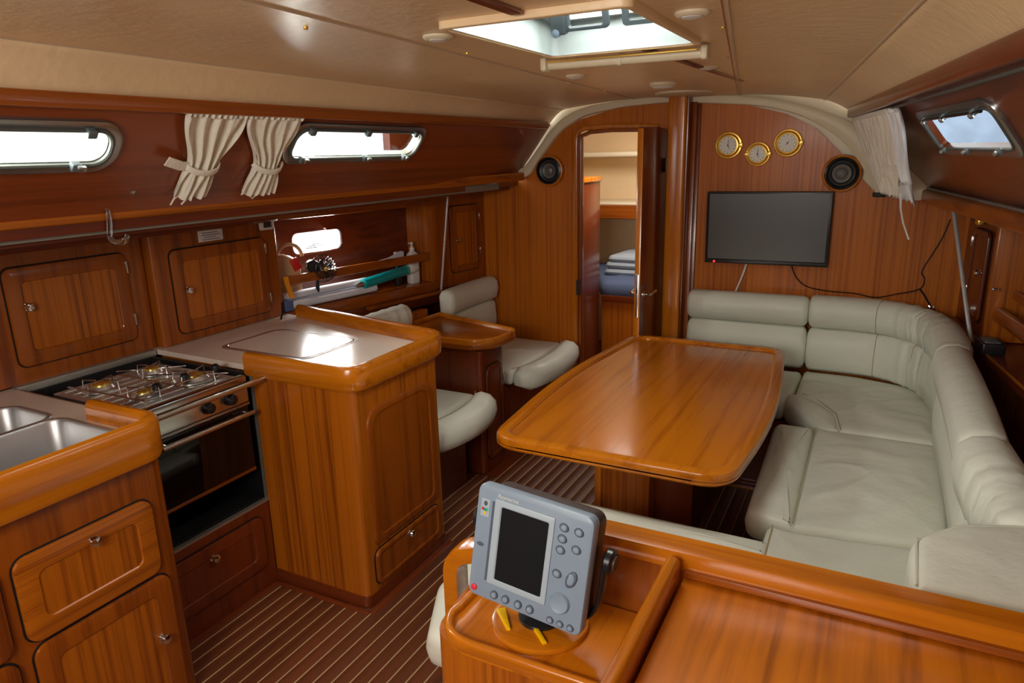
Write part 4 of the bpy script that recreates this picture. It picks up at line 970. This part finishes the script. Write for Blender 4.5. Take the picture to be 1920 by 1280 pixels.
# ------------------------------------------------------------------ chart table and partition
pt = thing('chart_table', 'varnished chart table with a raised rail and a small side shelf in the foreground', 'desk', (-.1, 1.1, 0))
MB().box(-.60, 1.25, 1.232, 1.28, 0, .90, .003).box(-.735, -.60, 1.232, 1.28, 0, .80, .003).build('partition', 'frame_z', pt)
rp = smoothpath([(-.836, 1.262, 0), (-.836, 1.262, .775), (-.74, 1.262, .805), (-.62, 1.262, .915), (1.25, 1.262, .915)], .09, 8)
MB().sweep(rp, [(-.021, -.030), (.0, -.034), (.017, -.030), (.020, -.015), (.020, .026), (.010, .034), (-.012, .034), (-.021, .022)], upv=(0, 1, 0)).build('rail', 'edge_x', pt)
MB().box(-.275, 1.25, .25, 1.235, .86, .882, .004).build('desk_lid', 'desk_wood', pt)
MB().box(-.275, 1.25, 1.222, 1.240, .882, .90, .004).build('lid_batten', 'frame_x', pt)
MB().box(-.305, -.285, .20, 1.215, .0, .88).build('side_panel', 'panel_z', pt)
MB().sweep([(-.292, 1.205, .905), (-.292, .20, .905)], rrect(-.014, .014, -.028, .030, .011, 4), endr=.008).build('divider_rail', 'edge_y', pt)
MB().prism(up(), roundpoly([(-.725, .985), (-.295, .985), (-.295, 1.225), (-.745, 1.225)], [.07, 0, 0, .01], 6), 0, .765).build('shelf_cabinet', 'panel_z', pt)
sp = roundpoly([(-.715, .975), (-.30, .975), (-.30, 1.225), (-.715, 1.225)], [.09, 0, 0, .02], 8)
MB().prism(up(), sp, .75, .776, .008, both=True).build('shelf', 'table_wood', pt)
lp = roundpoly([(-.715, 1.225), (-.715, .975), (-.30, .975)], [0, .09, 0], 8)
MB().sweep([(a+.010 if i < 2 else a+.004, b_+.008, .778) for i, (a, b_) in enumerate(lp)], rrect(-.009, .009, -.020, .012, .008, 4)).build('shelf_lip', 'edge_x', pt)
# chart plotter
R0 = thing('chart_plotter', 'grey marine radar display with a dark screen and round buttons, on a swivelling bracket', 'display', (-.528, 1.08, .777))
ya, pi_, ro = -.0524, .1569, -.0635
nn = V((sin(ya)*cos(pi_), -cos(ya)*cos(pi_), sin(pi_))); uu = V((cos(ya), sin(ya), 0)); vv = nn.cross(uu); vv = -vv if vv.z < 0 else vv
u2 = uu*cos(ro)+vv*sin(ro); v2 = vv*cos(ro)-uu*sin(ro)
RF = Fr(V((-.5277, 1.0433, .9621)), u2, v2)
Wd, Hd = .1245, .116
body = rrect(-Wd, Wd, -Hd, Hd, .016, 5)
MB().prism(RF, body, -.030, .0, .007, both=True).build('bezel', 'grey_plastic', R0)
MB().prism(RF, rrect(-Wd+.012, Wd-.006, -Hd+.012, Hd-.010, .02, 4), -.085, -.028, .01, both=True).build('housing', 'housing', R0)
MB().ring(RF, rrect(-.082, .048, -.078, .096, .004, 3), rrect(-.066, .036, -.066, .082, .003, 3), -.001, .0032, .002).build('screen_surround', 'grey_plastic_light', R0)
MB().prism(RF, rrect(-.068, .038, -.068, .084, .003, 3), -.001, .0012).build('screen', 'plotter_screen', R0)
MB().box(-.088, -.082, -.075, .088, -.001, .001, 0, RF).build('cover_groove', 'button_grey', R0)
def btn(a, b_, w_=.0095, h_=.0075, mat='button_grey', c=.0, tilt=.35):
    f = Fr(RF.p(a, b_, 0), RF.u*cos(tilt)-RF.v*sin(tilt), RF.v*cos(tilt)+RF.u*sin(tilt))
    P = [(w_*cos(t*pi/9), h_*sin(t*pi/9)) for t in range(18)]
    o = MB().prism(f, P, -.001, .004, .002).build('button', mat, R0)
    if mat == 'button_grey' and w_ < .011: MB().prism(f, [(x*.62, y*.62) for x, y in P], .0035, .0046, .0005).build('cap', 'grey_plastic', o)
    return o
for a, b_ in ((.067, .083), (.097, .083), (.066, .061), (.065, .039), (.096, .049), (.064, -.008)): btn(a, b_, .0098, .0080)
btn(.094, -.010, .0105, .0175)
MB().prism(RF, rrect(.089, .099, -.019, .002, .004), .003, .0052, .001).build('rocker', 'grey_plastic', R0)
for a in (-.062, -.036, -.008, .018): btn(a, -.098, .0085, .0088, tilt=0)
for a in (.062, .083, .104): btn(a, -.102, .0075, .0065)
MB().lathe(RF, [(.0205, -.001), (.0205, .002), (.018, .006), (.014, .0045), (0, .004)], 28, .077, -.062).build('trackpad', 'grey_plastic', R0)
MB().lathe(RF, [(.0065, 0), (.0065, .003), (.004, .004), (0, .004)], 16, -.109, -.098).build('power_button', 'red_button', R0)
MB().prism(RF, [(-.106+.008*cos(t*pi/9), -.006+.0042*sin(t*pi/9)) for t in range(18)], -.001, .001).build('emblem', 'button_grey', R0)
MB().box(-.113, -.094, .052, .088, -.0005, .0006, 0, RF).build('label_plate', 'grey_plastic_light', R0)
MB().prism(RF, [(-.103+.004*cos(t*pi/7), .079+.005*sin(t*pi/7)) for t in range(14)], 0, .0012).build('label_mark', 'dial_ink', R0)
for a, b_, mt in ((-.108, .067, 'red_label'), (-.103, .066, 'teal'), (-.099, .067, 'led_green'), (-.103, .060, 'yellow')):
    MB().box(a-.0025, a+.0025, b_-.003, b_+.003, 0, .0012, 0, RF).build('label_mark', mt, R0)
# maker's name on the bezel
tcv = bpy.data.curves.new('txt', 'FONT'); tcv.body = 'Raymarine'; tcv.size = .0105; tcv.extrude = .0003
to = bpy.data.objects.new('txt', tcv); COL.objects.link(to)
bpy.context.view_layer.update()
me = bpy.data.meshes.new_from_object(to.evaluated_get(bpy.context.evaluated_depsgraph_get())); bpy.data.objects.remove(to)
tb = MB(); tb.vs = [RF.p(-.077+v.co.x, .0985+v.co.y, .0008+v.co.z) for v in me.vertices]; tb.fs = [tuple(p.vertices) for p in me.polygons]
tb.build('lettering', 'white_plastic', R0, kind='stuff')
# bracket and swivel base
TB = up(.777, -.532, 1.105)
sw = MB().lathe(TB, [(.098, 0), (.100, .006), (.098, .012), (.090, .014), (0, .014)], 40).build('swivel_base', 'edge_x', R0)
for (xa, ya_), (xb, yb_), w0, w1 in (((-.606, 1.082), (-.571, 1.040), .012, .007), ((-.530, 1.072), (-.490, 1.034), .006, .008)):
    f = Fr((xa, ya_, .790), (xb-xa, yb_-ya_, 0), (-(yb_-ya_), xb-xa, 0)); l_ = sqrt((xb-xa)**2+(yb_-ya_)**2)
    MB().prism(f, [(-.012, -w0), (l_, -w1*.5), (l_, w1*.5), (-.012, w0*.6)], 0, .007, .002).build('yellow_wedge', 'yellow', sw)  # small yellow wedge lying on the swivel base
MB().lathe(TB, [(.045, .012), (.045, .022), (.03, .03), (.028, .05), (0, .05)], 24).build('pivot', 'black_plastic', R0)
for s_ in (-1, 1):
    pth = [TB.p(0, 0, .030), RF.p(s_*.07, -.125, -.06), RF.p(s_*.128, -.095, -.06), RF.p(s_*.134, -.03, -.058), RF.p(s_*.134, .035, -.056)]
    MB().sweep(smoothpath(pth, .03, 4), rrect(-.004, .004, -.014, .014, .003, 2), upv=RF.n).build('bracket_arm', 'black_plastic', R0)
    kf = Fr(RF.p(s_*.134, .022, -.056), RF.n, RF.v) if s_ > 0 else Fr(RF.p(s_*.134, .022, -.056), -RF.n, RF.v)
    if kf.n.dot(RF.u)*s_ < 0: kf = Fr(kf.o, -kf.u, kf.v)
    MB().lathe(kf, [(.020, 0), (.024, .004), (.024, .014), (.017, .018)], 20).build('clamp_knob', 'black_plastic', R0)
    MB().lathe(kf, [(.015, .017), (.014, .021), (0, .022)], 18).build('knob_cap', 'housing', R0)

# ------------------------------------------------------------------ bulkhead fittings
tv = thing('television', 'flat black television on the wooden bulkhead above the settee', 'television', (-.558, 4.17, 1.265))
TF = Fr((-.557, 4.135, 1.265), (1, .012, 0), (0, -.035, 1))
MB().prism(TF, rrect(-.330, .330, -.202, .202, .006, 3), -.035, .0, .004, both=True).build('casing', 'black_plastic', tv)
MB().prism(TF, rrect(-.314, .314, -.178, .190, .002, 2), -.002, .0012).build('screen', 'screen', tv)
MB().box(-.330, .330, -.203, -.186, -.002, .004, .002, TF).build('bottom_bezel', 'black_plastic', tv)
MB().box(-.10, .10, -.10, .10, -.062, -.03, 0, TF).build('wall_mount', 'black_matt', tv)
MB().prism(TF, circ(.006, 12, -.275, -.195), .003, .006).build('standby_light', 'red_led', tv)
wc = thing('power_cable', 'white cable running from the television down behind the back cushion', 'cable', (-.68, 4.17, 1.05))
MB().tube(crom([(-.650, 4.168, 1.08), (-.67, 4.172, 1.0), (-.70, 4.172, .91), (-.715, 4.17, .86)], 4), .0055, 8).build('cable', 'white_plastic', wc)
bc = thing('antenna_cable', 'thin black cable sagging along the bulkhead from the television to the starboard corner', 'cable', (-.1, 4.17, .95))
def bk(l, c=4.188): return [(x, c, z) for x, z in l]
MB().tube(crom(bk([(-.42, 1.08), (-.39, 1.0), (-.33, .945), (-.22, .925), (-.08, .92), (.02, .905), (.12, .93), (.225, .965), (.24, 1.02), (.225, 1.06), (.27, 1.17), (.30, 1.25), (.32, 1.33)]), 5), .0032, 6).build('cable', 'black_plastic', bc)
MB().tube(crom(bk([(.225, .965), (.25, .93), (.285, .875)]), 4), .0045, 6).build('cable', 'black_plastic', bc)
def speaker(label, x, z, y):
    t = thing('speaker', label, 'speaker', (x, y, z), 'bulkhead speakers'); f = Fr((x, y, z), (1, 0, 0), (0, 0, 1))
    MB().lathe(f, [(.098, 0), (.098, .022), (.094, .030), (.086, .032), (.080, .028)], 36).build('wooden_ring', 'edge_z', t)
    MB().lathe(f, [(.086, .016), (.084, .036), (.074, .040), (.070, .034), (.066, .024)], 36).build('rim', 'black_plastic', t)
    MB().lathe(f, [(.070, .026), (.055, .020), (.05, .026), (.046, .024), (.025, .010), (0, .010)], 32).build('cone', 'speaker_grille', t)
    MB().lathe(f, [(.048, .020), (.045, .027), (.040, .027), (.026, .016), (.024, .024), (.012, .030), (0, .031)], 28).build('tweeter', 'speaker_cone', t)
speaker('round black speaker in a wooden ring, on the bulkhead left of the doorway', -1.90, 1.593, 4.198)
speaker('round black speaker in a wooden ring, at the top right corner of the television', -.200, 1.560, 4.198)
def clockf(label, x, z, kind_):
    t = thing('brass_gauge', label, 'clock', (x, 4.198, z), 'brass ship instruments'); f = Fr((x, 4.198, z), (1, 0, 0), (0, 0, 1))
    ro_ = .074 if kind_ != 'c' else .066; k = ro_/.074
    MB().lathe(f, [(.074*k, 0), (.075*k, .004), (.071*k, .010), (.064*k, .011), (.062*k, .020), (.056*k, .030), (.050*k, .031), (.047*k, .024)], 40).build('brass_case', 'brass', t)
    d_ = MB().lathe(f, [(.050*k, .018), (.050*k, .0235), (0, .0235)], 32).build('dial', 'dial', t)
    m = MB()
    for q_ in range(12):
        a = q_*pi/6; ff2 = Fr(f.p(0, 0, .0233), f.u*cos(a)+f.v*sin(a), f.v*cos(a)-f.u*sin(a)); m.box(.036*k, .043*k, -.0012, .0012, 0, .0008, 0, ff2)
    m.build('tick_marks', 'dial_ink', t, kind='stuff')
    for a, l in (((1.5, .030), (-1.2, .020)) if kind_ != 'h' else ((.9, .012), (-2.2, .012))):
        ff2 = Fr(f.p(0, 0, .0245), f.u*cos(a)+f.v*sin(a), f.v*cos(a)-f.u*sin(a)); MB().box(-.006, l*k, -.0014, .0014, 0, .001, 0, ff2).build('hand', 'dial_ink', t)
    MB().lathe(f, [(.004, .024), (.004, .027), (0, .027)], 10).build('centre_pin', 'dial_ink', t)
    MB().box(.058*k, .080*k, -.013, .013, 0, .024, .004, f).build('hinge_lug', 'brass', t)
    if kind_ == 'c': MB().box(-.080*k, -.060*k, -.009, .009, 0, .02, .004, f).build('clasp', 'brass', t)
clockf('brass ship clock at the left of the three round instruments', -.796, 1.719, 'a')
clockf('brass instrument with a pale dial, lowest and in the middle of the three', -.634, 1.668, 'c')
clockf('right-hand brass instrument of the three, with a small dark dot at its centre', -.482, 1.723, 'h')
kn_ = MB().lathe(Fr((.286, 4.198, .861), (1, 0, 0), (0, 0, 1)), [(.020, 0), (.020, .004), (.012, .006), (.010, .004), (0, .004)], 18).build('socket_ring', 'chrome', None, loc=(.286, 4.198, .861), label='small chrome ring fitting on the bulkhead above the settee corner', cat='fitting')

# ------------------------------------------------------------------ starboard side joinery
GF = Fr((.40, 4.2, 0), (.15, -1, 0), (0, 0, 1))
def ga(x, y): return GF.ab((x, y, 0))[0]
sc = thing('starboard_cabinet', 'narrow dark wooden cabinet in the starboard corner next to the bulkhead', 'cabinet', (.5, 3.9, .8))
e = .53
MB().box(.0, e, .832, 1.42, -.40, -.004, 0, GF).build('carcass', 'dark_z', sc)
MB().box(e-.04, e+.005, .832, 1.42, -.40, .012, .006, GF).build('end_post', 'panel_z', sc)
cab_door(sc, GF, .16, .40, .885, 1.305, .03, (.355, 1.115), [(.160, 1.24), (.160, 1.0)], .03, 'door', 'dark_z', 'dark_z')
MB().box(.02, 3.2, 1.37, 1.44, -.03, .0, .006, GF).build('fascia_board', 'frame_y', None, label='long dark wooden fascia board under the starboard rail', cat='trim')
sh = thing('starboard_shelf', 'dark wooden shelf with two long fiddle rails behind the settee on the starboard side', 'shelf', (.7, 3, .8))
MB().box(.0, 3.2, .79, .83, -.62, .055, .006, GF).build('shelf_board', 'dark_y', sh)
MB().box(-.03, 3.2, .825, .835, .046, .056, .002, GF).build('edge_strip', 'edge_y', sh)
MB().box(e, 3.2, .83, 1.40, -.44, -.42, 0, GF).build('back_panel', 'dark_y', sh)
MB().sweep([GF.p(e+.02, .965, -.03), GF.p(3.2, .965, -.03)], rrect(-.022, .022, -.035, .030, .018, 4), endr=.02).build('fiddle_rail', 'frame_y', sh)
MB().sweep([GF.p(e+.02, 1.06, -.08), GF.p(3.2, 1.06, -.08)], rrect(-.008, .008, -.03, .012, .006, 3)).build('fiddle_rail', 'frame_y', sh)
knob(sh, GF, e+.015, 1.075, .007, -.02, 'chrome', 'snap')
rd = thing('support_rod', 'slanting stainless rod between the starboard shelf and the rail above it', 'rod', (.44, 3.62, .83))
MB().tube([(.420, 3.63, .835), (.305, 3.98, 1.42)], .0095, 10).build('rod', 'rod_metal', rd)
MB().lathe(up(.832, .42, 3.63), [(.016, 0), (.014, .008), (0, .009)], 12).build('foot', 'steel', rd)
bb = thing('black_box', 'small black plastic box on the starboard shelf at the foot of the slanting rod', 'box', (.475, 3.50, .835))
MB().prism(Fr((.475, 3.51, .833), (1, .1, 0), (-.1, 1, 0)), rrect(-.045, .045, -.07, .07, .012), 0, .045, .006).build('case', 'black_plastic', bb)
MB().prism(Fr((.475, 3.51, .833), (1, .1, 0), (-.1, 1, 0)), rrect(-.030, .030, -.05, .05, .008), .044, .049, .002).build('lid', 'handle_grey', bb)
bs = thing('brass_bracket', 'small brass bracket under the starboard rail in the corner', 'bracket', (.41, 4.02, 1.35))
MB().box(.22, .27, 1.325, 1.36, .0, .03, .006, GF).build('body', 'brass', bs)
MB().tube([GF.p(.08, 1.35, .012), GF.p(.15, 1.345, .02), GF.p(.225, 1.345, .016)], .006, 8).build('arm', 'black_plastic', bs)
ru = thing('rolled_towel', 'pale rolled towel tucked behind the starboard fiddle rail at the right edge', 'towel', GF.p(1.0, .9, -.12))
MB().tube([GF.p(.92, .93, -.16), GF.p(.94, .93, -.16), GF.p(1.25, .93, -.16), GF.p(1.27, .93, -.16)], [.03, .05, .05, .03], 18).build('towel', 'white_cloth', ru)
# starboard curtain
sq = lambda x, y, z: SF.ab((x, y, z))
TL, TR, BL = V((-.148, 4.10, 1.832)), V((.052, 2.93, 1.83)), V((.002, 4.06, 1.492))
CF = Fr(TL, TR-TL, TL-BL); hgt = (TL-BL).length
if CF.n.x > 0: CF.n = -CF.n
sk_ = BL-TL-CF.v*((BL-TL).dot(CF.v)); sk_ = sk_.dot(CF.u)
curtain('curtain', 'cream curtain hanging over the starboard-side corner beside the bulkhead', CF, (.0, 1.02, -.0), (sk_+.0, .80, -hgt*.6), (sk_+.0, .62, -hgt), 0, folds=9, amp=.010, band=False)
curtain('curtain', 'bluish-white curtain edge just left of the starboard window, with a hanging cord', CF, (1.0, 1.19, .0), (.86, .98, -hgt*.75), (.64, .92, -hgt*1.02), 0, mat='white_cloth', folds=3, amp=.008, off=.035, band=False,  # bluish white puts the window's light into the cloth colour
    tail=[([(.80, -hgt*.9, .05), (.76, -hgt*1.05, .06), (.70, -hgt*1.25, .06), (.70, -hgt*1.45, .06)], .010, False)])

# ------------------------------------------------------------------ forward cabin seen through the door
MB().box(-3.08, -.3, 5.96, 6.0, 0, 2.16).build('wall_cabin_forward', 'headliner', None, kind=ST)
MB().box(-.7, -.66, 4.24, 6.0, 0, 2.16).build('wall_cabin_starboard', 'frame_z', None, kind=ST)
MB().box(-3.05, -.7, 4.24, 6.0, 2.02, 2.05).build('ceiling_cabin', 'headliner', None, kind=ST)
MB().loft([[(-2.4, y, .2), (-2.46, y, 2.02), (-2.6, y, 2.02), (-2.55, y, .2)] for y in (4.24, 5.98)]).build('wall_cabin_port', 'headliner', None, kind=ST)
cs = MB().box(-2.4, -.9, 5.60, 5.96, 1.66, 1.70, .01)
cs.build('cabin_shelf', 'cream_trim', None, label='white ledge high on the wall of the forward cabin', cat='shelf')
MB().box(-2.4, -.9, 5.50, 5.96, 1.28, 1.30, .006).build('cabin_ledge', 'cream_trim', None, label='cream ledge above the wooden board in the forward cabin', cat='shelf')
MB().box(-2.4, -.9, 5.44, 5.50, 1.175, 1.285, .006).build('cabin_board', 'frame_x', None, label='horizontal wooden board above the berth in the forward cabin', cat='trim')
wd = thing('hanging_locker', 'dark wooden locker standing left of the berth in the forward cabin', 'cabinet', (-2.0, 4.8, 0))
MB().box(-2.38, -1.86, 4.62, 5.0, .0, 1.49, .004).build('carcass', 'dark_z', wd)
MB().box(-2.38, -1.845, 4.60, 5.0, 1.49, 1.53, .008).build('top', 'edge_x', wd)
cab_door(wd, aft(4.62), -2.30, -1.885, .44, 1.40, .05, (-1.925, .93), (), .04, 'door', 'dark_z', 'dark_z')
br = thing('berth', 'blue-covered berth with a wooden front in the forward cabin', 'bed', (-1.4, 5.4, 0))
MB().box(-1.84, -.7, 5.0, 5.04, 0, .60, .003).build('front_panel', 'panel_z', br)
MB().box(-1.84, -.7, 4.985, 5.0, .59, .64, .004).build('front_rail', 'dark_x', br)
MB().cushion(up(.60), roundpoly([(-1.85, 5.01), (-.72, 5.01), (-.72, 5.94), (-2.3, 5.94)], .05, 4), .14, .05, .02, wr=.01).build('mattress', 'blue_cloth', br)
pw = thing('bedding', 'folded pale grey bedding piled on the berth in the forward cabin', 'bedding', (-1.5, 5.4, .75))
for i, (x0, z) in enumerate(((-1.93, .745), (-1.92, .80), (-1.90, .85))):
    MB().cushion(up(z), roundpoly([(x0, 5.28), (-1.0, 5.24), (-1.0, 5.75), (x0+.04, 5.75)], .05, 4), .052, .024, .012, wr=.006).build('folded_layer', 'grey_sheet', pw)
